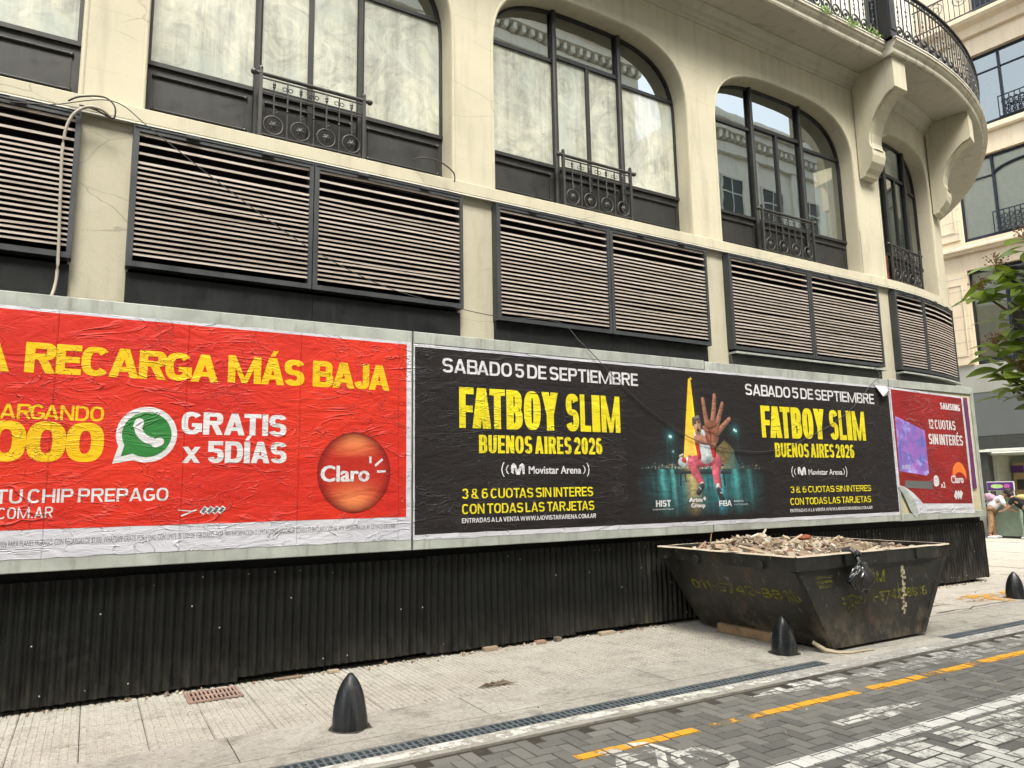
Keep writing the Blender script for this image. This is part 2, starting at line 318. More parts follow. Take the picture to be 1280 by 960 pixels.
# ------------------------------------------------------------------ mesh helpers
class MB:
    def __init__(s): s.v = []; s.f = []
    def quad(s, *p):
        i = len(s.v); s.v += [tuple(x) for x in p]; s.f.append(tuple(range(i, i+len(p))))
    def box(s, x0, x1, y0, y1, z0, z1):
        i = len(s.v)
        s.v += [(x0, y0, z0), (x1, y0, z0), (x1, y1, z0), (x0, y1, z0), (x0, y0, z1), (x1, y0, z1), (x1, y1, z1), (x0, y1, z1)]
        s.f += [tuple(i+k for k in q) for q in ((0, 3, 2, 1), (4, 5, 6, 7), (0, 1, 5, 4), (1, 2, 6, 5), (2, 3, 7, 6), (3, 0, 4, 7))]
    def cbox(s, x0, x1, y0, y1, z0, z1, b):
        """box with the four edges of its -Y face bevelled"""
        i = len(s.v)
        s.v += [(x0, y1, z0), (x1, y1, z0), (x1, y1, z1), (x0, y1, z1), (x0, y0+b, z0), (x1, y0+b, z0), (x1, y0+b, z1), (x0, y0+b, z1),
                (x0+b, y0, z0+b), (x1-b, y0, z0+b), (x1-b, y0, z1-b), (x0+b, y0, z1-b)]
        s.f += [tuple(i+k for k in q) for q in ((0, 3, 2, 1), (0, 1, 5, 4), (1, 2, 6, 5), (2, 3, 7, 6), (3, 0, 4, 7), (4, 5, 9, 8), (5, 6, 10, 9), (6, 7, 11, 10), (7, 4, 8, 11), (8, 9, 10, 11))]
    def sbox(s, P, s0, s1, o0, o1, z0, z1, step=.4):
        """box along a curved path P(s, off) -> (x, y)"""
        n = 1 if s1 <= 12.0 else max(1, int(math.ceil((s1-s0)/step)))
        i = len(s.v)
        for k in range(n+1):
            t = s0+(s1-s0)*k/n; a = P(t, o0); b = P(t, o1)
            s.v += [(a[0], a[1], z0), (b[0], b[1], z0), (b[0], b[1], z1), (a[0], a[1], z1)]
        for k in range(n):
            a = i+4*k; b = a+4
            s.f += [(a, b, b+3, a+3), (b+1, a+1, a+2, b+2), (a+1, b+1, b, a), (a+3, b+3, b+2, a+2)]
        s.f += [(i, i+3, i+2, i+1), (i+4*n, i+4*n+1, i+4*n+2, i+4*n+3)]
    def sprofile(s, P, s0, s1, prof, step=.35):
        """sweep an (off, z) profile along the path"""
        n = max(1, int(math.ceil((s1-s0)/step))); i = len(s.v); m = len(prof)
        for k in range(n+1):
            t = s0+(s1-s0)*k/n
            for o, z in prof:
                a = P(t, o); s.v.append((a[0], a[1], z))
        for k in range(n):
            for j in range(m-1):
                a = i+k*m+j; s.f.append((a, a+m, a+m+1, a+1))
        s.f.append(tuple(range(i, i+m))); s.f.append(tuple(range(i+n*m, i+n*m+m))[::-1])
    def tube(s, pts, r, n=6, caps=True):
        pts = [Vector(p) for p in pts]; base = len(s.v); rr = r if isinstance(r, (list, tuple)) else [r]*len(pts)
        up = Vector((0, 0, 1))
        for k, p in enumerate(pts):
            d = (pts[min(k+1, len(pts)-1)]-pts[max(k-1, 0)]).normalized()
            a = d.cross(up)
            if a.length < .05: a = d.cross(Vector((1, 0, 0)))
            a.normalize(); b = a.cross(d)
            for j in range(n):
                t = 2*PI*j/n; s.v.append(tuple(p+(a*math.cos(t)+b*math.sin(t))*rr[k]))
        for k in range(len(pts)-1):
            for j in range(n):
                a = base+k*n+j; b = base+k*n+(j+1) % n; s.f.append((a, b, b+n, a+n))
        if caps:
            s.f.append(tuple(base+j for j in range(n))[::-1]); s.f.append(tuple(base+(len(pts)-1)*n+j for j in range(n)))
    def lathe(s, prof, n=12, c=(0, 0, 0), ax='z'):
        base = len(s.v)
        for r, h in prof:
            for j in range(n):
                t = 2*PI*j/n; x, y = r*math.cos(t), r*math.sin(t)
                s.v.append((c[0]+x, c[1]+y, c[2]+h) if ax == 'z' else (c[0]+x, c[1]-h, c[2]+y))
        for k in range(len(prof)-1):
            for j in range(n):
                a = base+k*n+j; b = base+k*n+(j+1) % n
                s.f.append((a, b, b+n, a+n) if ax == 'z' else (a, a+n, b+n, b))
        s.f.append(tuple(base+j for j in range(n))[::-1]); s.f.append(tuple(base+(len(prof)-1)*n+j for j in range(n)))
    def torus(s, c, R, r, n=16, m=5):
        """ring standing in the XZ plane"""
        base = len(s.v)
        for i in range(n):
            a = 2*PI*i/n
            for j in range(m):
                b = 2*PI*j/m; q = R+r*math.cos(b); s.v.append((c[0]+q*math.cos(a), c[1]+r*math.sin(b), c[2]+q*math.sin(a)))
        for i in range(n):
            for j in range(m):
                s.f.append((base+i*m+j, base+((i+1) % n)*m+j, base+((i+1) % n)*m+(j+1) % m, base+i*m+(j+1) % m))
    def prism(s, poly, y0, y1):
        """(x, z) polygon extruded from y0 to y1"""
        n = len(poly); i = len(s.v)
        s.v += [(x, y0, z) for x, z in poly]+[(x, y1, z) for x, z in poly]
        s.f.append(tuple(i+k for k in range(n))); s.f.append(tuple(i+n+k for k in range(n))[::-1])
        for k in range(n): s.f.append((i+k, i+n+k, i+n+(k+1) % n, i+(k+1) % n))
    def blob(s, c, r, seed=0, sub=1, amp=.3, sq=(1, 1, 1)):
        b = bmesh.new(); bmesh.ops.create_icosphere(b, subdivisions=sub, radius=1)
        i = len(s.v)
        for v in b.verts:
            k = 1+amp*noise.noise(v.co*1.7+Vector((seed*3.1, seed, 0))); q = v.co*k
            s.v.append((c[0]+q.x*r*sq[0], c[1]+q.y*r*sq[1], c[2]+q.z*r*sq[2]))
        for f in b.faces: s.f.append(tuple(i+v.index for v in f.verts))
        b.free()
    def rock(s, c, r, R):
        """small angular chip: a jittered rotated box"""
        i = len(s.v); m = Matrix.Rotation(R.random()*6.3, 3, Vector((R.random()-.5, R.random()-.5, R.random()-.5)).normalized())
        e = (r*(.5+R.random()), r*(.5+R.random()), r*(.25+.6*R.random()))
        for dx, dy, dz in ((-1, -1, -1), (1, -1, -1), (1, 1, -1), (-1, 1, -1), (-1, -1, 1), (1, -1, 1), (1, 1, 1), (-1, 1, 1)):
            q = m @ Vector((dx*e[0]*(.6+.5*R.random()), dy*e[1]*(.6+.5*R.random()), dz*e[2]*(.6+.5*R.random()))); s.v.append((c[0]+q.x, c[1]+q.y, c[2]+q.z))
        s.f += [tuple(i+k for k in q) for q in ((0, 3, 2, 1), (4, 5, 6, 7), (0, 1, 5, 4), (1, 2, 6, 5), (2, 3, 7, 6), (3, 0, 4, 7))]
    def mesh(s, name, mat, smooth=False):
        me = bpy.data.meshes.new(name); me.from_pydata(s.v, [], s.f); me.materials.append(mat)
        if smooth: me.polygons.foreach_set('use_smooth', [True]*len(me.polygons))
        me.update(); return me
    def build(s, name, mat, parent=None, smooth=False, fix=False):
        me = s.mesh(name, mat, smooth)
        if fix:
            b = bmesh.new(); b.from_mesh(me); bmesh.ops.recalc_face_normals(b, faces=b.faces); b.to_mesh(me); b.free()
        return link(name, me, parent)
def link(name, me, parent=None, loc=None, rz=None):
    o = bpy.data.objects.new(name, me); COL.objects.link(o)
    if parent: o.parent = parent
    if loc is not None: o.location = loc
    if rz is not None: o.rotation_euler = (0, 0, rz)
    return o
def tag(o, label, cat=None, group=None):
    o['label'] = label
    if cat: o['category'] = cat
    if group: o['group'] = group
    return o
def thing(name, label, cat, loc=(0, 0, 0), rz=0, group=None):
    o = bpy.data.objects.new(name, None); COL.objects.link(o); o.location = loc; o.rotation_euler = (0, 0, rz); o.empty_display_size = .2
    return tag(o, label, cat, group)
def struct(o): o['kind'] = 'structure'; return o
def copy_tree(o, parent=None):
    c = o.copy(); COL.objects.link(c)
    if parent: c.parent = parent
    for ch in list(o.children): copy_tree(ch, c)
    return c
_tc = {}
def text_data(body, bold):
    k = (body, bold)
    if k in _tc: return _tc[k]
    cu = bpy.data.curves.new('t', 'FONT'); cu.body = body; cu.size = 1; cu.offset = bold; cu.resolution_u = 3; cu.space_character = 1+bold*1.6
    o = bpy.data.objects.new('t', cu); COL.objects.link(o)
    bpy.context.view_layer.update()
    me = bpy.data.meshes.new_from_object(o.evaluated_get(bpy.context.evaluated_depsgraph_get()))
    r = ([tuple(v.co) for v in me.vertices], [tuple(p.vertices) for p in me.polygons])
    bpy.data.objects.remove(o); bpy.data.curves.remove(cu); bpy.data.meshes.remove(me); _tc[k] = r; return r
def text(body, x0, x1, z0, z1, y, mat, parent, name='lettering', bold=.02, fat=0, slope=0, italic=0):
    """flat printed text whose capitals fill the box x0..x1, z0..z1; fat widens the strokes with shifted copies"""
    v, f = text_data(body, bold); hv, _ = text_data('H', bold)
    hz0 = min(p[1] for p in hv); hz1 = max(p[1] for p in hv); a = min(p[0] for p in v); b = max(p[0] for p in v)
    m = MB(); n = 1 if fat == 0 else 3
    for c in range(n):
        dx = 0 if n == 1 else (c-1)*fat/2; i = len(m.v); W = (x1-x0-fat)/(b-a)
        m.v += [(x0+fat/2+(p[0]-a)*W+dx+(p[1])*italic, y-.0003*c, z0+(p[1]-hz0)/(hz1-hz0)*(z1-z0)+slope*(p[0]-a)*W) for p in v]
        m.f += [tuple(i+q for q in t) for t in f]
    return m.build(name, mat, parent)
def poly(pts, y, mat, parent, name='print_shape', sm=None):
    m = MB(); m.quad(*[(x, y, z) for x, z in pts][::1]); o = m.build(name, mat, parent)
    b = bmesh.new(); b.from_mesh(o.data); bmesh.ops.triangulate(b, faces=b.faces); b.to_mesh(o.data); b.free(); return o
def disc(cx, cz, rx, rz, y, mat, parent, name='print_shape', n=36):
    return poly([(cx+rx*math.cos(2*PI*k/n), cz+rz*math.sin(2*PI*k/n)) for k in range(n)], y, mat, parent, name)
def smoothpoly(p, it=2):
    for _ in range(it):
        q = []
        for i in range(len(p)):
            a, b = p[i], p[(i+1) % len(p)]
            q += [(a[0]*.75+b[0]*.25, a[1]*.75+b[1]*.25), (a[0]*.25+b[0]*.75, a[1]*.25+b[1]*.75)]
        p = q
    return p
# ------------------------------------------------------------------ drawn block capitals (heavy grotesque) for the posters
GW = dict(I=0, M=.90, W=1.0, N=.62, A=.66, V=.66, Y=.64, K=.63, X=.64, L=.48, F=.50, E=.52, T=.56, J=.46, S=.58, C=.60, G=.62, O=.64, Q=.64, D=.62, B=.60, P=.58, R=.61, U=.61, H=.62, Z=.54)
for _c in '0123456789': GW[_c] = .54
GW['1'] = .34; GW['&'] = .68; GW['.'] = 0; GW[','] = 0; GW['-'] = .30; GW['$'] = .54; GW['X'] = .64
def glyph(c, W, t, h):
    """polygons of a capital, 1 high and W wide, stem t wide, bar h thick"""
    o = []
    def rc(x0, x1, z0, z1): o.append([(x0, z0), (x1, z0), (x1, z1), (x0, z1)])
    def ln(x0, z0, x1, z1, w_=t): o.append([(x0, z0), (x0+w_, z0), (x1+w_, z1), (x1, z1)])
    def arc(cx, cz, rx, rz, a0, a1, e=.76, tx=None, tz=None):
        tx = tx or t; tz = tz or h; n = max(4, int(abs(a1-a0)/12))
        def pt(a, rx, rz):
            ca, sa = math.cos(math.radians(a)), math.sin(math.radians(a)); return (cx+rx*math.copysign(abs(ca)**e, ca), cz+rz*math.copysign(abs(sa)**e, sa))
        for k in range(n):
            a, b = a0+(a1-a0)*k/n, a0+(a1-a0)*(k+1)/n; o.append([pt(a, rx, rz), pt(b, rx, rz), pt(b, max(rx-tx, .01), max(rz-tz, .01)), pt(a, max(rx-tx, .01), max(rz-tz, .01))])
    m_ = W/2
    if c == 'I': rc(0, W, 0, 1)
    elif c in '.': rc(0, W, 0, h*1.1)
    elif c == ',': rc(0, W, 0, h*1.1); ln(W*.35, 0, 0, -h*.9, W*.5)
    elif c == '-': rc(0, W, .36, .36+h)
    elif c == 'E': rc(0, t, 0, 1); rc(t, W, 0, h); rc(t, W, 1-h, 1); rc(t, W*.93, .5-h/2, .5+h/2)
    elif c == 'F': rc(0, t, 0, 1); rc(t, W, 1-h, 1); rc(t, W*.93, .47-h/2, .47+h/2)
    elif c == 'L': rc(0, t, 0, 1); rc(t, W, 0, h)
    elif c == 'T': rc(m_-t/2, m_+t/2, 0, 1-h); rc(0, W, 1-h, 1)
    elif c == 'H': rc(0, t, 0, 1); rc(W-t, W, 0, 1); rc(t, W-t, .5-h/2, .5+h/2)
    elif c == 'N': rc(0, t*.92, 0, 1); rc(W-t*.92, W, 0, 1); ln(0, 1, W-t, 0)
    elif c == 'M': q = min(t*.95, W*.255); d_ = q*.72; rc(0, q, 0, 1); rc(W-q, W, 0, 1); ln(q*.25, 1, m_-d_*.5, .0, d_); ln(W-q*.25-d_, 1, m_-d_*.5, .0, d_)
    elif c == 'A': ln(0, 0, m_-t*.55, 1, t); ln(W-t, 0, m_-t*.45, 1, t); rc(t*.95, W-t*.95, .20, .20+h*.85)
    elif c == 'V': ln(0, 1, m_-t*.5, 0); ln(W-t, 1, m_-t*.5, 0)
    elif c == 'W': q = t*.85; ln(0, 1, W*.25-q/2, 0, q); ln(W*.5-q/2, 1, W*.25-q/2, 0, q); ln(W*.5-q/2, 1, W*.75-q/2, 0, q); ln(W-q, 1, W*.75-q/2, 0, q)
    elif c == 'X': ln(0, 0, W-t*1.1, 1, t*1.1); ln(0, 1, W-t*1.1, 0, t*1.1)
    elif c == 'Y': rc(m_-t/2, m_+t/2, 0, .42); ln(0, 1, m_-t/2, .40); ln(W-t, 1, m_-t/2, .40)
    elif c == 'K': rc(0, t, 0, 1); ln(t*.8, .42, W-t*1.15, 1, t*1.1); ln(W-t*1.15, 0, t*1.0, .62, t*1.15)
    elif c == 'Z': rc(0, W, 0, h); rc(0, W, 1-h, 1); ln(0, h, W-t*1.1, 1-h, t*1.1)
    elif c in 'O0': arc(m_, .5, m_, .5, 0, 360)
    elif c == 'Q': arc(m_, .5, m_, .5, 0, 360); ln(W-t*.9, -.06, m_, .25)
    elif c == 'C': arc(m_, .5, m_, .5, 38, 322)
    elif c == 'G': arc(m_, .5, m_, .5, 38, 330); rc(W-t, W, .12, .50); rc(m_, W-t, .50-h*.9, .50)
    elif c == 'D': rc(0, t, 0, 1); rc(t, m_, 0, h); rc(t, m_, 1-h, 1); arc(m_, .5, W-m_, .5, -90, 90)
    elif c == 'U': rc(0, t, .4, 1); rc(W-t, W, .4, 1); arc(m_, .4, m_, .4, 180, 360)
    elif c == 'J': rc(W-t, W, .36, 1); arc(m_, .36, m_, .36, 190, 360)
    elif c in 'PR':
        rc(0, t, 0, 1); zb = .40 if c == 'P' else .44; r = (1-zb)/2; x = W-r*.9 if W > .5 else m_; x = min(x, W-t*1.05)
        rc(t, x, 1-h, 1); rc(t, x, zb, zb+h); arc(x, zb+r, W-x, r, -90, 90, .8)
        if c == 'R': ln(W-t*1.02, 0, m_-t*.25, zb+.01, t*1.02)
    elif c == 'B':
        rc(0, t, 0, 1); x = W-t*1.15; q = .5+h/2
        for z0, z1, xx in ((0, q, W), (q-h, 1, W*.96)):
            r = (z1-z0)/2; rc(t, x, z0, z0+h); (rc(t, x, z1-h, z1) if z0 > 0 else None); arc(x, z0+r, xx-x, r, -90, 90, .8)
    elif c == 'S': r = (.5+h/2)/2; arc(m_, 1-r, m_, r, 18, 268, .8); arc(m_, r, m_, r, 92, -162, .8)
    elif c == '$': r = (.5+h/2)/2; arc(m_, 1-r, m_, r, 18, 268, .8); arc(m_, r, m_, r, 92, -162, .8); rc(m_-t*.25, m_+t*.25, -.1, 1.1)
    elif c == '8': r = (.5+h/2)/2; arc(m_, 1-r, m_*.94, r, 0, 360, .85); arc(m_, r, m_, r, 0, 360, .85)
    elif c == '3': r = (.5+h/2)/2; arc(m_, 1-r, m_*.95, r, 165, -80, .85); arc(m_, r, m_, r, 80, -165, .85)
    elif c == '2': r = .32; arc(m_, 1-r, m_, r, 175, -20, .85); o.append([(0, h), (t*1.15, h), (W-t*.05, .60), (W-t*1.05, .52)]); rc(0, W, 0, h)
    elif c == '5': rc(t*.05, t*.95, .50, 1-h); rc(t*.05, W*.94, 1-h, 1); r = .33; arc(m_, r, m_, r, 118, -165, .85)
    elif c == '6': r = .32; arc(m_, r, m_, r, 0, 360, .85); rc(0, t, .30, .62); arc(m_, .60, m_, .40, 42, 180, .8)
    elif c == '9': r = .32; arc(m_, 1-r, m_, r, 0, 360, .85); rc(W-t, W, .38, .70); arc(m_, .40, m_, .40, 222, 360, .8)
    elif c == '1': rc(W-t, W, 0, 1); o.append([(0, .70), (W-t, .80), (W-t, 1), (W*.35, .86)])
    elif c == '4': rc(W-t*1.5, W-t*.5, 0, 1); rc(0, W, .20, .20+h); ln(0, .20+h*.9, W-t*1.6, 1, t*1.0)
    elif c == '7': rc(0, W, 1-h, 1); ln(W*.18, 0, W-t, 1-h)
    elif c == '&': arc(m_*.86, .76, m_*.62, .24, 0, 360, .9, t*.8, h*.8); arc(m_*.86, .27, m_*.86, .27, 60, 330, .9); ln(W-t*1.15, 0, m_*.35, .66, t*1.1)
    return o
KERN = ('FA', 'AT', 'TA', 'LT', 'AY', 'YA', 'AV', 'LY', 'RT', 'CA', 'GA', 'JA', 'BA', 'RG')
def btext(body, x0, x1, z0, z1, y, mat, parent, t=.17, h=None, gap=.06, slope=0, sp=.24, name='lettering', wt=1.0):
    """block capitals filling the box; t = stem / height, gap = letter gap / height"""
    H_ = z1-z0; h = h or t*.88; t_abs = t*H_; acc = {'Á': 'A', 'Í': 'I', 'É': 'E', 'Ó': 'O'}
    ks = [acc.get(c, c) for c in body]; n = len(body)
    fixed = 0; var = 0
    for i, c in enumerate(ks):
        if c == ' ': var += sp
        elif c in 'I.,': fixed += t_abs
        else: var += GW[c]
        if i < n-1 and c != ' ' and ks[i+1] != ' ':
            g = gap*H_
            if c+ks[i+1] in KERN: g = g*-.2-.03*H_
            fixed += g
    k = (x1-x0-fixed)/var; m = MB(); x = x0; q = 0
    for i, c in enumerate(ks):
        if c == ' ': x += sp*k; continue
        W = t_abs if c in 'I.,' else GW[c]*k
        for pl_ in glyph(c, W/H_, min(t, W/H_*.44) if c not in 'I.,-' else W/H_, h):
            m.quad(*[(x+a*H_, y-.00003*(q % 9), z0+b*H_+slope*(x+a*H_-x0)) for a, b in pl_]); q += 1
        if body[i] in acc: cx = x+W*.5; m.quad((cx-.10*H_, y, z0+1.06*H_+slope*(x-x0)), (cx+.06*H_, y, z0+1.06*H_+slope*(x-x0)), (cx+.20*H_, y, z0+1.28*H_+slope*(x-x0)), (cx+.02*H_, y, z0+1.28*H_+slope*(x-x0)))
        x += W
        if i < n-1 and ks[i+1] != ' ': x += gap*H_*-.2-.03*H_ if c+ks[i+1] in KERN else gap*H_
    return m.build(name, mat, parent)
#PART2
# ================================================================== GROUND
m = MB(); m.quad((-150, -150, -.06), (150, -150, -.06), (150, 150, -.06), (-150, 150, -.06))
struct(m.build('ground', M['asphalt']))
road = MB(); road.quad((-30, -8, -.012), (21, -8, -.012), (21, 4.47, -.012), (-30, 4.47, -.012))
road = struct(road.build('road', M['earth']))
def herringbone(x0, x1, y0, y1, c=.1):
    out = []
    for i in range(int(x0/c)-2, int(x1/c)+2):
        for j in range(int(y0/c)-2, int(y1/c)+2):
            t = (i-j) % 4
            if t == 0: r = (i*c, (i+2)*c, j*c, (j+1)*c)
            elif t == 3: r = (i*c, (i+1)*c, j*c, (j+2)*c)
            else: continue
            if r[0] >= x0 and r[1] <= x1+.1 and r[2] >= y0 and r[3] <= y1: out.append(r)
    return out
R = random.Random(3)
bricks = []
for r in herringbone(-4, 17, -1.6, 4.471):
    dz = R.gauss(0, .0012)+.0025*noise.noise(Vector((r[0]*1.3, r[2]*1.3, 0))); bricks.append((r, dz))
vd = m3.inverted()
def inview(x, y):
    c = vd @ Vector((x, y, -1.62))
    if c.z > -.3: return None
    u = 640+910*c.x/-c.z; v = 480-910*c.y/-c.z
    return (-c.z) if -15 < u < 1295 and v < 975 else None
vis = sorted([(inview((b[0][0]+b[0][1])/2, (b[0][2]+b[0][3])/2) or 1e9, k) for k, b in enumerate(bricks)])
near = set(k for d, k in vis[:300] if d < 1e8)
def paver_geo(mb, r, dz):
    g = .0045; b = .004
    x0, x1, y0, y1 = r[0]+g, r[1]-g, r[2]+g, r[3]-g; i = len(mb.v)
    mb.v += [(x0, y0, -.03), (x1, y0, -.03), (x1, y1, -.03), (x0, y1, -.03), (x0, y0, dz-b), (x1, y0, dz-b), (x1, y1, dz-b), (x0, y1, dz-b),
             (x0+b, y0+b, dz), (x1-b, y0+b, dz), (x1-b, y1-b, dz), (x0+b, y1-b, dz)]
    mb.f += [tuple(i+k for k in q) for q in ((0, 1, 5, 4), (1, 2, 6, 5), (2, 3, 7, 6), (3, 0, 4, 7), (4, 5, 9, 8), (5, 6, 10, 9), (6, 7, 11, 10), (7, 4, 8, 11), (8, 9, 10, 11))]
ph, pv = MB(), MB(); paver_geo(ph, (-.1, .1, -.05, .05), 0); paver_geo(pv, (-.05, .05, -.1, .1), 0)
ph, pv = ph.mesh('paver', M['paver']), pv.mesh('paver', M['paver'])
rest = MB()
for k, (r, dz) in enumerate(bricks):
    if k in near: link('paver', ph if r[1]-r[0] > .15 else pv, road, ((r[0]+r[1])/2, (r[2]+r[3])/2, dz))
    else: paver_geo(rest, r, dz)
o = rest.build('paver_field', M['paver'], road); o['kind'] = 'stuff'
def clip(poly_, r):
    x0, x1, y0, y1 = r
    for ax, lim, sg in ((0, x0, 1), (0, x1, -1), (1, y0, 1), (1, y1, -1)):
        out = []
        for i in range(len(poly_)):
            a, b = poly_[i], poly_[(i+1) % len(poly_)]; da, db = sg*(a[ax]-lim), sg*(b[ax]-lim)
            if da >= 0: out.append(a)
            if (da >= 0) != (db >= 0):
                t = da/(da-db); out.append((a[0]+(b[0]-a[0])*t, a[1]+(b[1]-a[1])*t))
        poly_ = out
        if len(poly_) < 3: return None
    return poly_
PC = [0]
def paint(name, polys, mat, lift=.0012, prob=1., lo=None):
    m = MB(); g = .0075 if lo is None else lo
    PC[0] += 1
    for pi_, p in enumerate(polys):
        lift_ = lift+.00035*(PC[0] % 5)+.00004*(pi_ % 8)
        ax0, ax1 = min(q[0] for q in p), max(q[0] for q in p); ay0, ay1 = min(q[1] for q in p), max(q[1] for q in p)
        for r, dz in bricks:
            if r[1] < ax0 or r[0] > ax1 or r[3] < ay0 or r[2] > ay1: continue
            if prob < 1 and R.random() > prob: continue
            c = clip(list(p), (r[0]+g, r[1]-g, r[2]+g, r[3]-g))
            if c: m.quad(*[(x, y, dz+lift_) for x, y in c])
    return m.build(name, M[mat], road)
def rect(x0, x1, y0, y1): return [(x0, y0), (x1, y0), (x1, y1), (x0, y1)]
def stroke(pts, wd):
    out = []
    for a, b in zip(pts, pts[1:]):
        d = Vector((b[0]-a[0], b[1]-a[1])); n_ = Vector((-d.y, d.x)).normalized()*wd/2; e = d.normalized()*wd*.2
        out.append([(a[0]+n_.x-e.x, a[1]+n_.y-e.y), (a[0]-n_.x-e.x, a[1]-n_.y-e.y), (b[0]-n_.x+e.x, b[1]-n_.y+e.y), (b[0]+n_.x+e.x, b[1]+n_.y+e.y)])
    return out
def ring(cx, cy_, rx, ry, n=14): return [(cx+rx*math.cos(2*PI*k/n), cy_+ry*math.sin(2*PI*k/n)) for k in range(n+1)]
for a, b, mt in ((1.2, 2.32, 'myellow'), (2.68, 3.67, 'myellow'), (3.77, 4.10, 'myellow2'), (4.18, 4.32, 'myellow2'), (4.34, 5.40, 'myellow'), (5.42, 5.54, 'myellow2'),
                 (5.55, 6.28, 'myellow'), (6.33, 6.56, 'myellow2'), (6.58, 7.03, 'myellow'), (7.07, 7.18, 'myellow2'), (7.2, 8.4, 'myellow'), (8.8, 10.2, 'myellow'), (10.6, 12, 'myellow')):
    paint('yellow_dash', [rect(a, b, 3.885+R.uniform(-.006, .006), 3.985)], mt, lo=.0045)
paint('white_line', [rect(2, 17, 3.09, 3.215)], 'mwhite', lo=.0045)
# worn white road paint beyond the line
paint('worn_white_paint', [rect(3.2, 16.8, .5, 3.05)], 'mwhite2', prob=.85)
paint('worn_white_paint', [rect(5.2, 17, 4.12, 4.46)], 'mwhite3', prob=.7)
paint('direction_arrow', stroke([(4.57, 3.50), (5.10, 3.505)], .10)+[[(5.0, 3.40), (5.62, 3.50), (5.0, 3.62)]], 'mwhite2')
paint('direction_arrow', stroke([(5.68, 4.275), (5.1, 4.285)], .09)+[[(5.2, 4.40), (4.56, 4.29), (5.2, 4.18)]], 'mwhite2')
def bike(cx, cy_, sc, mt):
    g = lambda x, y: (cx+x*sc, cy_+y*sc)
    p = []
    for wx in (-.42, .42): p += stroke([g(wx+.22*math.cos(2*PI*k/12), .25*math.sin(2*PI*k/12)) for k in range(13)], .055)
    p += stroke([g(-.42, 0), g(-.1, .42), g(.28, .38), g(0, 0), g(-.42, 0)], .06)+stroke([g(.42, 0), g(.26, .55), g(.12, .6)], .06)+stroke([g(-.1, .42), g(0, 0)], .06)+stroke([g(-.2, .55), g(0, .55)], .07)
    paint('bicycle_symbol', p, mt)
bike(3.0, 3.50, .75, 'mwhite2'); bike(7.6, 4.2, .6, 'mwhite3')
# ---- drain, edge strips, kerb, sidewalk
def wob(x0, x1, y0, y1, z, mat, name, parent, j=.012, st=.14):
    m = MB(); n = int((x1-x0)/st); 
    for k in range(n):
        a, b = x0+(x1-x0)*k/n, x0+(x1-x0)*(k+1)/n
        w1 = lambda x: j*noise.noise(Vector((x*2.3, y0, 1)))+j*.5*noise.noise(Vector((x*11, y0, 1)))
        w2 = lambda x: j*noise.noise(Vector((x*2.1, y1, 5)))+j*.5*noise.noise(Vector((x*12, y1, 1)))
        m.quad((a, y0+w1(a), z), (b, y0+w1(b), z), (b, y1+w2(b), z), (a, y1+w2(a), z))
    return m.build(name, mat, parent)
drain = MB(); drain.box(-6, 17, 4.62, 4.83, -.059, -.045); drain = struct(drain.build('drain_channel', M['void']))
m = MB(); m.box(-6, 17, 4.455, 4.640, -.05, .004); es = struct(m.build('drain_edge', M['concrete']))
wob(-6, 5.2, 4.51, 4.625, .0065, M['mwhite2'], 'white_paint', es, .03); wob(5.2, 17, 4.45, 4.632, .0065, M['mwhite3'], 'white_paint', es)
m = MB(); m.box(-6, 17, 4.80, 4.985, -.05, .005); struct(m.build('drain_kerb', M['concrete']))
m = MB(); m.box(6.02, 8.0, 4.638, 4.802, -.05, .0025); struct(m.build('drain_cover', M['slab']))
gm = MB(); L_ = .498
gm.box(0, L_, 0, .014, -.03, 0); gm.box(0, L_, .15, .164, -.03, 0); gm.box(0, L_, .075, .089, -.03, -.001)
for k in range(11):
    x = .003+k*L_/10.4; gm.box(x, x+.018, .014, .15, -.028, -.0015)
gm = gm.mesh('drain_grate', M['grate']); x = -5.5
while x < 16:
    if not (5.95 < x+.25 < 8.05): link('drain_grate', gm, drain, (x, 4.638, .001+R.uniform(-.002, .002)))
    x += .5
kerb = MB(); kerb.box(-6, 17, 4.985, 5.55, -.059, -.012); kerb = struct(kerb.build('kerb', M['earth']))
x = -5.4
while x < 17:
    ln = R.choice((1.5, 1.75, 2.1)); m = MB(); m.box(-ln/2+.004, ln/2-.004, -.27, .27, -.03, .006); o = m.build('kerb_slab', M['concrete'], kerb); o.location = (x+ln/2, 5.262, R.uniform(-.002, .002)); x += ln
walk = MB(); walk.box(-6, 17, 5.545, 8.3, -.059, -.013); walk = struct(walk.build('sidewalk', M['earth']))
def tile_mesh(seed):
    m = MB(); N = 8; T = .4; c = T/N
    m.box(-.198, .198, -.198, .198, -.03, -.0068)
    for i in range(N):
        for j in range(N):
            gx, gy = .0062, .0036; x0, x1 = -.2+i*c+gx, -.2+(i+1)*c-gx; y0, y1 = -.2+j*c+gy, -.2+(j+1)*c-gy; b = .002; h = -.0008*((i*7+j*3+seed) % 3)
            if j % 2 == 0: y1 += .0035
            k = len(m.v); m.v += [(x0, y0, -.007), (x1, y0, -.007), (x1, y1, -.007), (x0, y1, -.007), (x0+b, y0+b, h), (x1-b, y0+b, h), (x1-b, y1-b, h), (x0+b, y1-b, h)]
            m.f += [tuple(k+q for q in f) for f in ((0, 1, 5, 4), (1, 2, 6, 5), (2, 3, 7, 6), (3, 0, 4, 7), (4, 5, 6, 7))]
    return m.mesh('sidewalk_tile', M['tile'])
tms = [tile_mesh(k) for k in range(2)]
x = -3.78
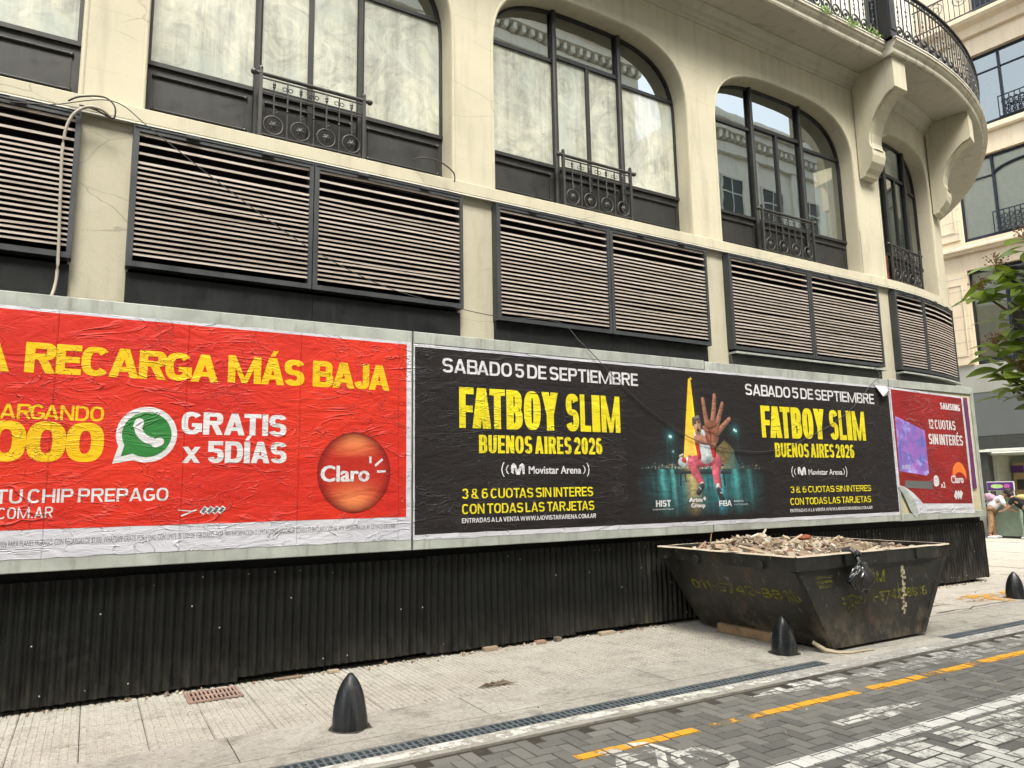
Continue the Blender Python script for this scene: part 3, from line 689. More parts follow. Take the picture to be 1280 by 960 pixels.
while x < 8.7:
    for j in range(4):
        y = 5.75+.4*j+(R.uniform(-.001, .001))
        if .77 < x+.2 and x-.2 < 1.2 and j == 2 and False: continue
        o = link('sidewalk_tile', tms[R.randrange(2)], walk, (x+R.uniform(-.001, .001), y, R.gauss(0, .0013)+.001)); o.rotation_euler = (R.gauss(0, .002), R.gauss(0, .002), R.choice((0, PI)))
    x += .4015
# plain concrete slabs past the skip and round the corner
plaza = MB(); plaza.quad((8.5, 5.5, -.011), (30, 5.5, -.011), (30, 30, -.011), (8.5, 30, -.011)); plaza = struct(plaza.build('plaza', M['earth']))
x = 8.72
while x < 25:
    wd = R.choice((1.3, 1.5, 1.7)); y = 5.55; 
    while y < 20:
        ln = R.choice((1.4, 1.55, 1.8)) if x > 14 else R.choice((.98, .9))
        if not (x < 13 and y > 7.6):
            m = MB(); m.box(-wd/2+.006, wd/2-.006, -ln/2+.006, ln/2-.006, -.03, .004); o = m.build('paving_slab', M['slab'], plaza, ); o.location = (x+wd/2, y+ln/2, R.gauss(0, .003)); o.rotation_euler = (R.gauss(0, .001), R.gauss(0, .001), 0)
        y += ln
    x += wd
m = MB(); m.quad((17, -8, -.008), (30, -8, -.008), (30, 5.5, -.008), (17, 5.5, -.008)); struct(m.build('crossing', M['slab']))
wob(10.75, 12.4, 5.78, 6.2, .0125, M['myellow2'], 'yellow_patch', plaza, .12, .1); wob(11.0, 13.2, 5.6, 5.84, .0128, M['myellow2'], 'yellow_patch', plaza, .05, .1)
# cracks in the slabs
for cx, cy_, n_, dx in ((9.4, 5.62, 9, .22), (10.6, 5.9, 6, .07), (9.0, 5.95, 6, .25)):
    m = MB(); p = [(cx+k*dx, cy_+.07*noise.noise(Vector((k*1.3, cx, 0)))) for k in range(n_)]
    for (a, b) in zip(p, p[1:]): m.quad((a[0], a[1]-.012, .0115), (b[0], b[1]-.010*R.uniform(.5, 1.6), .0115), (b[0], b[1]+.006, .0115), (a[0], a[1]+.008, .0115))
    m.build('crack', M['earth'], plaza)
# rusty floor grate by the hoarding
fg = thing('floor_grate', 'small rusty iron grate set in the sidewalk at the foot of the black hoarding', 'grate', (.985, 6.74, .004))
m = MB()
for a in ((-.21, .21, -.17, -.145), (-.21, .21, .145, .17), (-.21, -.19, -.145, .145), (.19, .21, -.145, .145), (-.19, .19, -.01, .01)): m.box(*a, -.0, .012)
m.build('frame', M['rustgrate'], fg)
bar = MB(); bar.box(-.008, .008, -.145, .145, .001, .010); bar = bar.mesh('bar', M['rustgrate'])
for k in range(12): link('bar', bar, fg, (-.178+k*.0322, 0, .0005))
m = MB(); m.quad((-.2, -.16, .0008), (.2, -.16, .0008), (.2, .16, .0008), (-.2, .16, .0008)); m.build('pit', M['void'], fg)

# ================================================================== HOARDING
YC = 7.0
hb = thing('hoarding_fence', 'black painted corrugated metal fence running along the foot of the billboards', 'fence', (0, YC, 0))
R = random.Random(5)
x = -4.2; n = 0
while x < 13.3:
    wd = min(.914, 13.31-x); m = MB(); pitch = .0762; cols = int(wd/pitch*8); top = .985+R.uniform(-.012, .02); bot = .045+R.uniform(-.012, .02); tl = R.uniform(-.006, .006)
    for side in (0, 1):
        base = len(m.v)
        for k in range(cols+1):
            xx = x+wd*k/cols
            for q in range(6):
                z = bot+(top-bot)*q/5
                y = .0135*math.sin(2*PI*xx/pitch)+.018*noise.noise(Vector((xx*1.9, z*1.5, 2)))*(1 if q not in (0, 5) else .6)+tl+(n % 2)*.004+side*.0016
                m.v.append((xx, y, z+(.003*math.sin(xx*9))*(q == 0)))
        for k in range(cols):
            for q in range(5):
                a = base+k*6+q; m.f.append((a, a+6, a+7, a+1))
    for e in (0, cols*6):
        for q in range(5): a = e+q; b = (cols+1)*6+e+q; m.f.append((a, a+1, b+1, b))
    m.build('corrugated_sheet', M['corr2'] if (4.9 < x < 6.6 or x > 9.0) else M['corr'], hb, smooth=True); x += .90; n += 1
m = MB(); m.box(-4.2, 13.3, .035, .06, .93, 1.12); m.build('top_board', M['blackwood'], hb)
m = MB(); m.box(-4.2, 13.3, .10, .14, .15, .22); m.build('bottom_rail', M['blackwood'], hb)
x = -3.5
while x < 13.3:
    m = MB(); m.box(x, x+.07, .06, .13, 0.0, 3.15); m.build('post', M['blackwood'], hb); x += 1.37
m = MB(); m.quad((13.31, 0, .05), (13.31, 0, 1.0), (13.36, .85, 1.0), (13.36, .85, .05)); m.quad((13.318, 0, .05), (13.368, .85, .05), (13.368, .85, 1.0), (13.318, 0, 1.0)); m.build('end_sheet', M['darkpanel'], hb)
sc_ = MB()
for k in range(90):
    x = R.uniform(-.8, 13.2); x = round(x/.0762)*.0762+.057; z = R.choice((.94, .94, .90, .12, .13, .5, .7)); sc_.lathe([(.007, 0), (.007, .003), (.003, .006)], 6, (x, -.012, z), 'y')
sc_ = sc_.build('screw', M['zinc'], hb); sc_['kind'] = 'stuff'

YF = 6.865
def jag(x0, x1, z0, z1, j=.008, st=.09, sd=1):
    p = []
    def jt(t): return j*noise.noise(Vector((t*5.1, sd, 0)))+j*.6*noise.noise(Vector((t*17, sd, 3)))
    n = int((x1-x0)/st); p += [(x0+(x1-x0)*k/n, z0+jt(x0+k*st)) for k in range(n)]
    n2 = int((z1-z0)/st); p += [(x1+.5*jt(50+k*st), z0+(z1-z0)*k/n2) for k in range(n2)]
    p += [(x1-(x1-x0)*k/n, z1+.6*jt(99+k*st)) for k in range(n)]; p += [(x0+.5*jt(150+k*st), z1-(z1-z0)*k/n2) for k in range(n2)]
    return p
def billboard(name, label, x0, x1, joints, extra_r=0):
    t = thing(name, label, 'billboard', ((x0+x1)/2, 6.95, 1.08)); off = Vector((-(x0+x1)/2, -6.95, -1.08))
    def put(mb, nm, mat):
        mb.v = [(v[0]+off.x, v[1]+off.y, v[2]+off.z) for v in mb.v]; return mb.build(nm, mat, t)
    m = MB(); m.box(x0+.01, x1-.01, 6.888, 6.94, 1.10, 3.25); put(m, 'backing_board', M['raw'])
    xs = [x0]+joints+[x1]
    for a, b in zip(xs, xs[1:]):
        dz = R.uniform(-.006, .006)
        m = MB(); m.cbox(a+.006, b-.006, YF, 6.96, 3.150+dz, 3.275+dz, .006); put(m, 'top_rail', M['zinc'])
        m = MB(); m.cbox(a+.006, b-.006, YF, 6.96, 1.078-dz, 1.190-dz, .006); put(m, 'bottom_rail', M['zinc'])
    m = MB(); m.cbox(x0+.004, x0+.05, YF+.003, 6.96, 1.19, 3.15, .004); put(m, 'side_stile', M['zinc'])
    m = MB(); m.cbox(x1-.05, x1-.004, YF+.003, 6.96, 1.19, 3.15, .004); put(m, 'side_stile', M['zinc'])
    return t, off
Y0 = 6.862
class PosterCtx:
    def __init__(s, t, off): s.e = None; s.t = t; s.off = off
def poster(t, off, pts):
    o = poly(pts, Y0, M['paper'], None, 'poster'); o.parent = t; o.location = off; return o
def yl(k): return Y0-.0012*k
# ---- red billboard
t, off = billboard('billboard', 'red phone recharge billboard with yellow capitals and a green speech bubble logo, at the left', -4.4, 2.79, [-1.22])
ps = poster(t, off, jag(-4.35, 2.775, 1.178, 3.162, .012, sd=1))
poly(jag(-4.34, 2.725, 1.40, 3.135, .006, sd=2), yl(1), M['red'], ps, 'red_ground')
btext('EN TU RECARG', -4.2, -.90, 2.632, 2.876, yl(2), M['yellow'], ps, t=.24)
ps2 = ps
for s_, a, b in (('A', -.84, -.607), ('RECARGA', -.508, .935), ('MÁS', 1.015, 1.695), ('BAJA', 1.775, 2.542)):
    k = (a+.5)/3.04; btext(s_, a, b, 2.632+.02*k, 2.878+.026*k, yl(2), M['yellow'], ps, t=.265, h=.20, gap=.0)
btext('RECARGANDO', -.92, .065, 2.258, 2.378, yl(2), M['yellow'], ps, t=.17, gap=.07)
btext('$2.000', -1.35, .078, 1.925, 2.245, yl(2), M['yellow'], ps, t=.29, h=.21, gap=.0)
disc(.392, 2.158, .232, .235, yl(2), M['white'], ps, 'bubble'); poly([(.145, 1.911), (.20, 2.12), (.34, 1.95)], yl(2)-.0003, M['white'], ps, 'bubble_tail')
disc(.392, 2.158, .188, .190, yl(3), M['green'], ps, 'bubble'); poly([(.205, 1.972), (.235, 2.10), (.34, 2.01)], yl(3)-.0003, M['green'], ps, 'bubble_tail')
hs = []
for k in range(13):
    a = math.radians(170+105*k/12); hs.append((.455+.165*math.cos(a), 2.235+.165*math.sin(a)))
inner = [(.455+(.105)*math.cos(math.radians(178+88*k/10)), 2.235+.105*math.sin(math.radians(178+88*k/10))) for k in range(11)]
poly(hs+inner[::-1], yl(4), M['white'], ps, 'handset')
for cx, cz, an in ((.318, 2.245, -15), (.472, 2.098, -65)):
    c, s = math.cos(math.radians(an)), math.sin(math.radians(an))
    poly(smoothpoly([(cx+c*a-s*b, cz+s*a+c*b) for a, b in ((-.03, -.05), (.042, -.05), (.042, .05), (-.03, .05))]), yl(4)-.0004, M['white'], ps, 'handset')
btext('GRATIS', .654, 1.543, 2.168, 2.364, yl(2), M['white'], ps, t=.26, h=.19, gap=.05)
btext('X', .671, .815, 1.921, 2.06, yl(2), M['white'], ps, t=.30, h=.2); btext('5DÍAS', .875, 1.550, 1.921, 2.113, yl(2), M['white'], ps, t=.26, h=.19, gap=.05)
btext('AQUÍ TU CHIP PREPAGO', -.98, .578, 1.603, 1.711, yl(2), M['white'], ps, t=.17, gap=.10)
btext('WWW.CLARO.COM.AR', -1.25, -.244, 1.487, 1.573, yl(2), M['white'], ps, t=.13, gap=.12)
for k in range(4): 
    cx = .86+.048*k; poly([(cx-.03, 1.50), (cx, 1.475), (cx+.04, 1.53), (cx+.008, 1.552)], yl(2)-.0004*k, M['white'], ps, 'card_icon'); poly([(cx-.018, 1.502), (cx+.002, 1.487), (cx+.028, 1.528), (cx+.006, 1.541)], yl(2)-.0004*k-.0002, M['grey'], ps, 'card_icon')
poly([(.66, 1.525), (.76, 1.515), (.76, 1.507), (.66, 1.517)], yl(2), M['white'], ps, 'card_icon'); poly([(.68, 1.475), (.80, 1.525), (.81, 1.517), (.69, 1.466)], yl(2), M['white'], ps, 'card_icon')
disc(2.197, 1.836, .362, .385, yl(2), M['ballred'], ps, 'printed_ball', 48)
text('Claro', 1.868, 2.345, 1.750, 1.900, yl(3), M['white'], ps, bold=.012, fat=.010)
for a, b in (((2.352, 1.925), (2.352, 1.99)), ((2.40, 1.90), (2.475, 1.965)), ((2.42, 1.845), (2.51, 1.845))):
    d = Vector((b[0]-a[0], b[1]-a[1])).normalized()*.011; poly([(a[0]-d.y, a[1]+d.x), (a[0]+d.y, a[1]-d.x), (b[0]+d.y, b[1]-d.x), (b[0]-d.y, b[1]+d.x)], yl(3), M['white'], ps, 'logo_ray')
text('8/2026 PARA PLANES PREPAGO. CON RECARGAS DE $2.000. WHATSAPP GRATIS POR 5 DIAS, CON LIMITE DE USO DE 1GB DIARIO. PARA MAS INFORMACION O LIMITACIONES APLICABLES CONSULTE EN CLARO.COM.AR. AMX ARGENTINA S.A. AV. DE MAYO 878, CABA.', -.6, 2.62, 1.272, 1.318, yl(1), M['grey'], ps, bold=-.005, slope=.007)
# ---- black billboard
t, off = billboard('billboard', 'long black concert billboard with yellow band lettering printed twice either side of a night photograph', 2.80, 10.80, [6.87])
ps = poster(t, off, jag(2.80, 10.79, 1.170, 3.152, .014, sd=4))
poly(jag(2.815, 10.765, 1.220, 3.122, .005, sd=5), yl(1), M['pblack'], ps, 'black_ground')
for k, (S, F, B, P_, Mv, Mt, C1, C2, C3) in enumerate((
    ((3.123, 5.738, 2.876, 3.029), (3.314, 5.440, 2.298, 2.731), (3.543, 5.161, 2.038, 2.230), (3.807, 4.968, 1.786, 1.941), (3.929, 4.099, 1.801, 1.933), (4.150, 4.850, 1.817, 1.901), (3.339, 5.007, 1.562, 1.666), (3.337, 5.017, 1.406, 1.509), (3.336, 5.036, 1.316, 1.364)),
    ((7.589, 10.385, 2.863, 3.018), (7.858, 10.104, 2.295, 2.732), (8.091, 9.792, 2.033, 2.228), (8.389, 9.596, 1.757, 1.908), (8.521, 8.689, 1.778, 1.903), (8.742, 9.483, 1.789, 1.867), (8.342, 10.118, 1.545, 1.632), (8.324, 10.095, 1.380, 1.474), (8.311, 10.109, 1.283, 1.327)))):
    btext('SABADO 5 DE SEPTIEMBRE', *S, yl(2), M['white'], ps, t=.20, h=.155, gap=.085, sp=.2)
    wd = F[1]-F[0]
    btext('FATBOY', F[0], F[0]+wd*.585, F[2], F[3], yl(2), M['lemon'], ps, t=.265, h=.165, gap=.04)
    btext('SLIM', F[0]+wd*.635, F[1], F[2], F[3], yl(2), M['lemon'], ps, t=.265, h=.165, gap=.045)
    btext('BUENOS AIRES 2026', *B, yl(2), M['lemon'], ps, t=.21, h=.15, gap=.07, sp=.22)
    for s, xx in ((1, P_[0]), (-1, P_[1])):
        for q, hgt in ((0, 1), (1, .62)):
            cz = (P_[2]+P_[3])/2; h = (P_[3]-P_[2])/2*hgt; x_ = xx+s*q*.055
            pts = [(x_+s*(.028*(v*v)), cz+h*v) for v in (-1, -.6, 0, .6, 1)]
            poly([(a+s*.014, b) for a, b in pts]+[(a, b) for a, b in pts[::-1]], yl(2), M['white'], ps, 'logo_bracket')
    x0, x1, z0, z1 = Mv; w_ = x1-x0; h = z1-z0
    pts = [(0, .25), (.0, .8), (.18, 1), (.36, .85), (.5, .42), (.64, .85), (.82, 1), (1, .8), (1.0, .1), (.84, .1), (.80, .62), (.62, .05), (.38, .05), (.22, .66), (.16, .1)]
    poly([(x0+a*w_, z0+b*h) for a, b in pts], yl(2), M['white'], ps, 'logo_mark')
    text('Movistar Arena', *Mt, yl(2), M['white'], ps, bold=.008, fat=.004)
    btext('3 & 6 CUOTAS SIN INTERES', *C1, yl(2), M['lemon'], ps, t=.19, h=.15, gap=.09)
    btext('CON TODAS LAS TARJETAS', *C2, yl(2), M['lemon'], ps, t=.19, h=.15, gap=.09)
    btext('ENTRADAS A LA VENTA WWW.MOVISTARARENA.COM.AR', *C3, yl(2), M['white'], ps, t=.20, h=.16, gap=.10)
# ---- the printed night photograph: one flat print, colours held per vertex
import numpy as np
def printed_picture():
    X0, X1, Z0, Z1, st = 5.52, 7.98, 1.245, 3.10, .0068
    nx, nz = int((X1-X0)/st), int((Z1-Z0)/st); xs = np.linspace(X0, X1, nx); zs = np.linspace(Z0, Z1, nz); X, Zc = np.meshgrid(xs, zs)
    rg = np.random.RandomState(5)
    def sm(a, b, v): t = np.clip((v-a)/(b-a), 0, 1); return t*t*(3-2*t)
    def fld(sx, sz):      # smooth random field
        gx, gz = max(2, int((X1-X0)*sx)), max(2, int((Z1-Z0)*sz)); g = rg.rand(gz+1, gx+1); fx = (X-X0)/(X1-X0)*(gx-1e-6); fz = (Zc-Z0)/(Z1-Z0)*(gz-1e-6)
        i, j = fx.astype(int), fz.astype(int); u, v = fx-i, fz-j; u, v = u*u*(3-2*u), v*v*(3-2*v)
        return (g[j, i]*(1-u)+g[j, i+1]*u)*(1-v)+(g[j+1, i]*(1-u)+g[j+1, i+1]*u)*v
    bgc = np.array([.0125, .0100, .0105]); img = np.ones(X.shape+(3,))*bgc
    def over(mask, col):
        nonlocal img
        img = img*(1-mask[..., None])+np.asarray(col)*mask[..., None] if np.ndim(col) == 1 else img*(1-mask[..., None])+col*mask[..., None]
    def add(v, col):
        nonlocal img
        img = img+v[..., None]*np.array(col)
    cx, hz = 6.76, 1.872; dx = np.abs(X-cx); side = np.clip(1-(dx/1.15)**2, 0, 1)**1.5
    # wet pavement
    below = sm(hz+.004, hz-.01, Zc); depth = np.clip((hz-Zc)/.6, 0, 1); streak = .45+.55*fld(26, 3)*fld(60, 7)*2.2; rip = .7+.6*fld(9, 60)
    g = below*side*streak*rip*(1-depth**2.2)*(.35+.65*sm(0, .25, depth)); add(g, [.020, .150, .165])
    for x_, w_, c_, a_ in ((6.05, .05, (.06, .30, .30), .8), (6.99, .055, (.06, .38, .52), 1.5), (7.30, .05, (.05, .26, .26), .9), (6.22, .03, (.08, .30, .28), .9), (7.55, .04, (.03, .16, .16), .7)):
        add(a_*below*np.exp(-((X-x_-(hz-Zc)*.10)/w_)**2)*(1-depth)*(.5+.8*fld(30, 40)), c_)
    add(below*np.exp(-((X-6.54-(hz-Zc)*.06)/.10)**2)*(1-depth**1.5)*(.4+.9*fld(18, 45)), [.42, .24, .02])
    # haze over the horizon and city lights
    up = sm(hz-.004, hz+.012, Zc); add(up*side*np.exp(-(Zc-hz)/.16)*.9, [.010, .035, .040]); add(up*side*np.exp(-(Zc-hz)/.030)*(.3+.9*fld(70, 6)), [.07, .085, .075])
    for k in range(330):
        x_ = cx+rg.randn()*.42; z_ = hz+abs(rg.randn())*.035+.004; r_ = rg.uniform(.003, .0075); c_ = [(.55, .60, .50), (.60, .34, .12), (.20, .50, .46)][rg.randint(3)]; i0, i1 = int((x_-.03-X0)/st), int((x_+.03-X0)/st)+2; j0, j1 = int((z_-.03-Z0)/st), int((z_+.03-Z0)/st)+2
        if i0 < 0 or i1 > nx: continue
        sl_ = (slice(j0, j1), slice(i0, i1)); d2 = (X[sl_]-x_)**2+(Zc[sl_]-z_)**2; img[sl_] += (np.exp(-d2/r_**2)*rg.uniform(.3, 1))[..., None]*np.array(c_)
    # dark tree line and a lit block of flats
    bt = (Zc < 2.245-np.abs(X-7.14)*.75) & (X > 6.98) & (X < 7.31) & (Zc > hz); over(bt*.75*(.4+.6*fld(34, 40)), (.22, .17, .07)); over(((Zc < 2.15-np.abs(X-7.27)*2.2) & (Zc > hz) & (X > 7.15))*.6, (.03, .11, .11))
    # monument
    half = .018+(3.02-Zc)*.115; ob = sm(.004, -.004, np.abs(X-6.595+(Zc-2.05)*(-.0)*1-(-.012+(3.02-Zc)*(-.028)))-half)*(Zc < 3.02)*(Zc > 1.875); ob = np.maximum(ob, sm(.004, -.004, np.abs(X-6.607)-(3.045-Zc)*.7)*(Zc > 3.015))
    side_ = (X > 6.61-(3.02-Zc)*.0); colr = np.stack([np.where(side_, .78, .62)+.1*fld(6, 8), np.where(side_, .56, .40)+.08*fld(6, 8), .02+.12*fld(5, 9)*sm(2.6, 2.1, Zc)], -1); over(ob, colr)
    add(np.exp(-(np.abs(X-6.6)/.13)**1.6)*(Zc < 3.05)*(Zc > 1.88)*(1-ob)*.5*sm(3.1, 2.3, Zc), [.05, .035, .006])
    def caps(lst, col, Lx=-.45, Lz=.6, amb=.30, tex=0, edge=.006, rim=0):
        best = np.full(X.shape, 9.); nxv = np.zeros(X.shape); nzv = np.zeros(X.shape); hh_ = np.zeros(X.shape); sd = np.full(X.shape, 9.)
        for (ax, az, ar, bx, bz, br) in lst:
            ex, ez = bx-ax, bz-az; L2_ = ex*ex+ez*ez+1e-9; t = np.clip(((X-ax)*ex+(Zc-az)*ez)/L2_, 0, 1); r = ar+(br-ar)*t; qx, qz = X-(ax+ex*t), Zc-(az+ez*t); d = np.sqrt(qx*qx+qz*qz); k = d/r
            m_ = k < best; best = np.where(m_, k, best); nxv = np.where(m_, qx/r, nxv); nzv = np.where(m_, qz/r, nzv); sd = np.minimum(sd, d-r)
        mask = sm(edge, -edge*.3, sd); h_ = np.sqrt(np.clip(1-best**2, 0, 1)); lum = amb+(1-amb)*np.clip(.62*h_+Lx*nxv+Lz*nzv, 0, 1.3)
        if tex: lum = lum*(1-tex+2*tex*fld(40, 40)*fld(14, 14)*1.6)
        c_ = np.asarray(col)[None, None, :]*lum[..., None]
        if rim: c_ = c_+(rim*np.clip(best-.75, 0, 1)*np.clip(nxv*.8+.3, 0, 1))[..., None]*np.array([.1, .5, .5])
        over(mask, c_)
    # bench
    caps([(6.27, 1.829, .018, 7.21, 1.828, .018)], (.03, .045, .05)); caps([(6.36, 1.82, .012, 6.35, 1.67, .010), (7.09, 1.82, .012, 7.11, 1.66, .010), (6.43, 1.81, .009, 6.44, 1.72, .008), (7.02, 1.81, .009, 7.03, 1.72, .008)], (.025, .035, .04)); caps([(6.30, 1.915, .011, 7.10, 1.92, .011), (6.34, 1.96, .008, 7.06, 1.965, .008)], (.03, .05, .055))
    # bag on the bench
    caps([(6.39, 1.955, .062, 6.43, 1.93, .055), (6.50, 1.97, .055, 6.52, 1.93, .05)], (.58, .62, .62), tex=.3); caps([(6.42, 1.985, .030, 6.44, 1.97, .024), (6.52, 2.02, .022, 6.55, 1.99, .02)], (.55, .05, .05), tex=.2); caps([(6.36, 2.03, .012, 6.41, 2.05, .012)], (.55, .52, .4))
    # seated figure
    caps([(6.86, 2.00, .085, 6.56, 1.945, .082), (6.56, 1.945, .080, 6.60, 1.84, .062), (6.60, 1.84, .062, 6.705, 1.69, .044)], (.60, .12, .17), tex=.30, rim=.25)
    caps([(6.88, 2.01, .085, 6.98, 1.975, .088), (6.985, 1.97, .084, 6.965, 1.82, .070), (6.965, 1.82, .070, 6.995, 1.655, .058)], (.62, .13, .18), tex=.30, rim=.25)
    caps([(6.71, 1.68, .028, 6.715, 1.66, .026), (6.985, 1.65, .036, 7.0, 1.60, .034)], (.62, .66, .66)); caps([(6.71, 1.655, .036, 6.64, 1.575, .036)], (.045, .05, .06), tex=.3); caps([(6.685, 1.615, .006, 6.66, 1.64, .006)], (.6, .6, .6))
    caps([(6.99, 1.60, .038, 7.045, 1.485, .040)], (.04, .045, .05), tex=.3); caps([(7.02, 1.57, .006, 7.05, 1.56, .006)], (.5, .5, .5))
    caps([(6.75, 2.25, .125, 6.80, 2.05, .115), (6.84, 2.25, .11, 6.84, 2.05, .10)], (.60, .68, .70), tex=.25); caps([(6.645, 2.27, .034, 6.69, 2.02, .030)], (.55, .035, .045), tex=.2); caps([(6.90, 2.24, .036, 6.945, 2.05, .034)], (.55, .035, .045), tex=.2)
    caps([(6.665, 2.285, .052, 6.72, 2.30, .05)], (.58, .64, .66), tex=.2); caps([(6.685, 2.33, .04, 6.69, 2.30, .042)], (.34, .18, .13))
    caps([(6.672, 2.452, .068, 6.690, 2.372, .056)], (.52, .32, .24), tex=.18, rim=.3); caps([(6.625, 2.50, .030, 6.70, 2.522, .030), (6.612, 2.47, .018, 6.61, 2.43, .012)], (.16, .14, .13), tex=.4)
    caps([(6.640, 2.452, .010, 6.655, 2.450, .010), (6.700, 2.462, .010, 6.715, 2.462, .010)], (.06, .035, .03)); caps([(6.632, 2.470, .006, 6.665, 2.470, .006), (6.692, 2.480, .006, 6.725, 2.480, .006)], (.16, .09, .07))
    caps([(6.680, 2.450, .009, 6.678, 2.415, .015)], (.56, .35, .27)); caps([(6.680, 2.368, .016, 6.690, 2.362, .022)], (.10, .02, .02)); caps([(6.672, 2.388, .005, 6.70, 2.388, .005)], (.38, .14, .12))
    caps([(6.665, 2.245, .052, 6.80, 2.235, .060), (6.80, 2.235, .060, 6.90, 2.26, .085)], (.46, .22, .15), tex=.22, rim=.2)
    # the big open hand: palm, four fingers and a thumb folded behind
    sk_ = (.37, .165, .105)
    caps([(6.85, 2.33, .030, 6.795, 2.40, .024)], sk_, tex=.2)
    for f_ in ([(6.855, 2.42, .040, 6.825, 2.58, .034), (6.825, 2.58, .033, 6.800, 2.765, .027)], [(6.945, 2.45, .041, 6.985, 2.64, .036), (6.985, 2.64, .035, 7.010, 2.825, .028)], [(7.02, 2.43, .038, 7.085, 2.58, .034), (7.085, 2.58, .033, 7.145, 2.725, .026)], [(7.04, 2.35, .038, 7.135, 2.43, .033), (7.135, 2.43, .032, 7.255, 2.525, .026)]): caps(f_, sk_, tex=.22, rim=.35, amb=.36)
    caps([(6.90, 2.42, .082, 6.895, 2.28, .085), (6.99, 2.40, .075, 6.96, 2.27, .078), (6.93, 2.24, .075, 6.93, 2.20, .065)], (.30, .115, .07), tex=.34, rim=.3, amb=.4, Lx=-.25, Lz=.4)
    for l_ in ([(6.84, 2.39, .005, 6.93, 2.40, .006), (6.93, 2.40, .006, 7.02, 2.44, .004)], [(6.83, 2.35, .005, 6.95, 2.33, .006), (6.95, 2.33, .005, 7.03, 2.29, .004)], [(6.87, 2.40, .005, 6.90, 2.30, .006), (6.90, 2.30, .006, 6.90, 2.21, .004)]): caps(l_, (.10, .03, .02))
    for (x_, z_) in ((6.827, 2.57), (6.812, 2.68), (6.98, 2.63), (7.0, 2.74), (7.08, 2.57), (7.115, 2.66), (7.14, 2.43)): caps([(x_-.022, z_, .003, x_+.022, z_+.004, .003)], (.14, .05, .03))
    # lamp posts
    for px_, pz, bx_, cz_ in ((6.21, 2.272, 6.15, 1.9), (7.345, 2.385, 7.405, 1.9), (6.25, 2.10, 6.245, 1.9)):
        caps([(bx_+(px_-bx_)*.4, pz-.01, .004, bx_, cz_, .004)], (.02, .07, .075))
    for px_, pz, s_ in ((6.225, 2.268, 1), (6.205, 2.275, .8), (7.335, 2.385, 1), (7.365, 2.37, .8), (6.25, 2.085, .4)):
        d2 = (X-px_)**2+(Zc-pz)**2; add(s_*np.exp(-d2/.013**2), [.7, .95, .95]); add(s_*np.exp(-np.sqrt(d2)/.035)*.8, [.02, .16, .17])
    img = np.clip(img, 0, .9)
    edge_ = np.minimum(np.minimum(X-X0, X1-X), np.minimum(Zc-Z0, Z1-Zc)); fd = sm(0, .05, edge_)[..., None]; img = img*fd+bgc*(1-fd)
    me = bpy.data.meshes.new('printed_picture'); V = np.stack([X, np.full(X.shape, Y0-.0022), Zc], -1).reshape(-1, 3)
    idx = np.arange(nx*nz).reshape(nz, nx); F = np.stack([idx[:-1, :-1], idx[:-1, 1:], idx[1:, 1:], idx[1:, :-1]], -1).reshape(-1, 4)
    me.from_pydata(V.tolist(), [], F.tolist()); at = me.color_attributes.new('print', 'FLOAT_COLOR', 'POINT'); at.data.foreach_set('color', np.concatenate([img.reshape(-1, 3), np.ones((nx*nz, 1))], 1).astype(np.float32).ravel())
    s = NT('printed night photograph'); a_ = s.n('ShaderNodeAttribute', attribute_name='print'); s.set(a_.outputs['Color'], .6, spec=.25); s.bump(s.noise(2.6, 5, .62, stretch=(1, 1, 2.4), dist=.8), .8, .02); me.materials.append(s.m)
    return link('printed_picture', me, ps)
printed_picture()
btext('HIST', 5.934, 6.169, 1.415, 1.492, yl(4), M['white'], ps, t=.25, h=.19, gap=.1); text('ENTERTAINMENT GROUP', 5.88, 6.21, 1.375, 1.392, yl(4), M['white'], ps, bold=0)
text('Artes', 6.469, 6.70, 1.462, 1.515, yl(4), M['white'], ps, bold=.02, fat=.006); text('Group', 6.50, 6.74, 1.392, 1.445, yl(4), M['white'], ps, bold=.02, fat=.006)
disc(6.735, 1.50, .022, .024, yl(4), M['white'], ps, 'logo_mark', 12)
btext('FBA', 6.982, 7.203, 1.396, 1.469, yl(4), M['white'], ps, t=.25, h=.19, gap=.1); text('EVENTOS', 7.25, 7.42, 1.446, 1.466, yl(4), M['white'], ps, bold=.02); text('CULTURALES', 7.25, 7.50, 1.405, 1.422, yl(4), M['white'], ps, bold=-.01)
# ---- dark red billboard at the right
t, off = billboard('billboard', 'small dark red billboard with a torn lower corner at the right end of the hoarding', 10.81, 13.16, [])
ps = poster(t, off, [(10.80, 3.155), (12.845, 3.10), (12.86, 2.3), (12.84, 1.141), (11.9, 1.165), (11.247, 1.177), (11.1, 1.28), (11.0, 1.42), (10.875, 1.549), (10.79, 1.6)])
poly([(10.835, 3.12), (12.80, 3.07), (12.80, 1.30), (11.40, 1.332), (11.307, 1.408), (11.156, 1.509), (10.965, 1.597), (10.835, 1.623)], yl(1), M['redsam'], ps, 'red_ground')
M['peel'] = m_print('peeled paper', (.50, .50, .48), (.16, .22, .20), .3)
o = poly([(10.80, 1.60), (10.95, 1.585), (11.13, 1.45), (11.22, 1.33), (11.25, 1.165), (11.19, 1.11), (11.06, 1.22), (10.98, 1.36), (10.91, 1.47)], yl(1), M['peel'], ps, 'torn_flap')
poly(jag(12.865, 12.985, 1.55, 3.085, .02, .06, 8), yl(0), M['purple'], ps, 'torn_strip'); poly(jag(12.985, 13.01, 1.55, 3.085, .012, .06, 9), yl(0), M['white'], ps, 'torn_strip')
btext('SAMSUNG', 12.149, 12.726, 2.860, 2.972, yl(2), M['white'], ps, t=.24, h=.18, gap=.08, slope=-.03)
btext('12 CUOTAS', 11.759, 12.531, 2.525, 2.680, yl(2), M['white'], ps, t=.19, h=.15, gap=.09, slope=-.012)
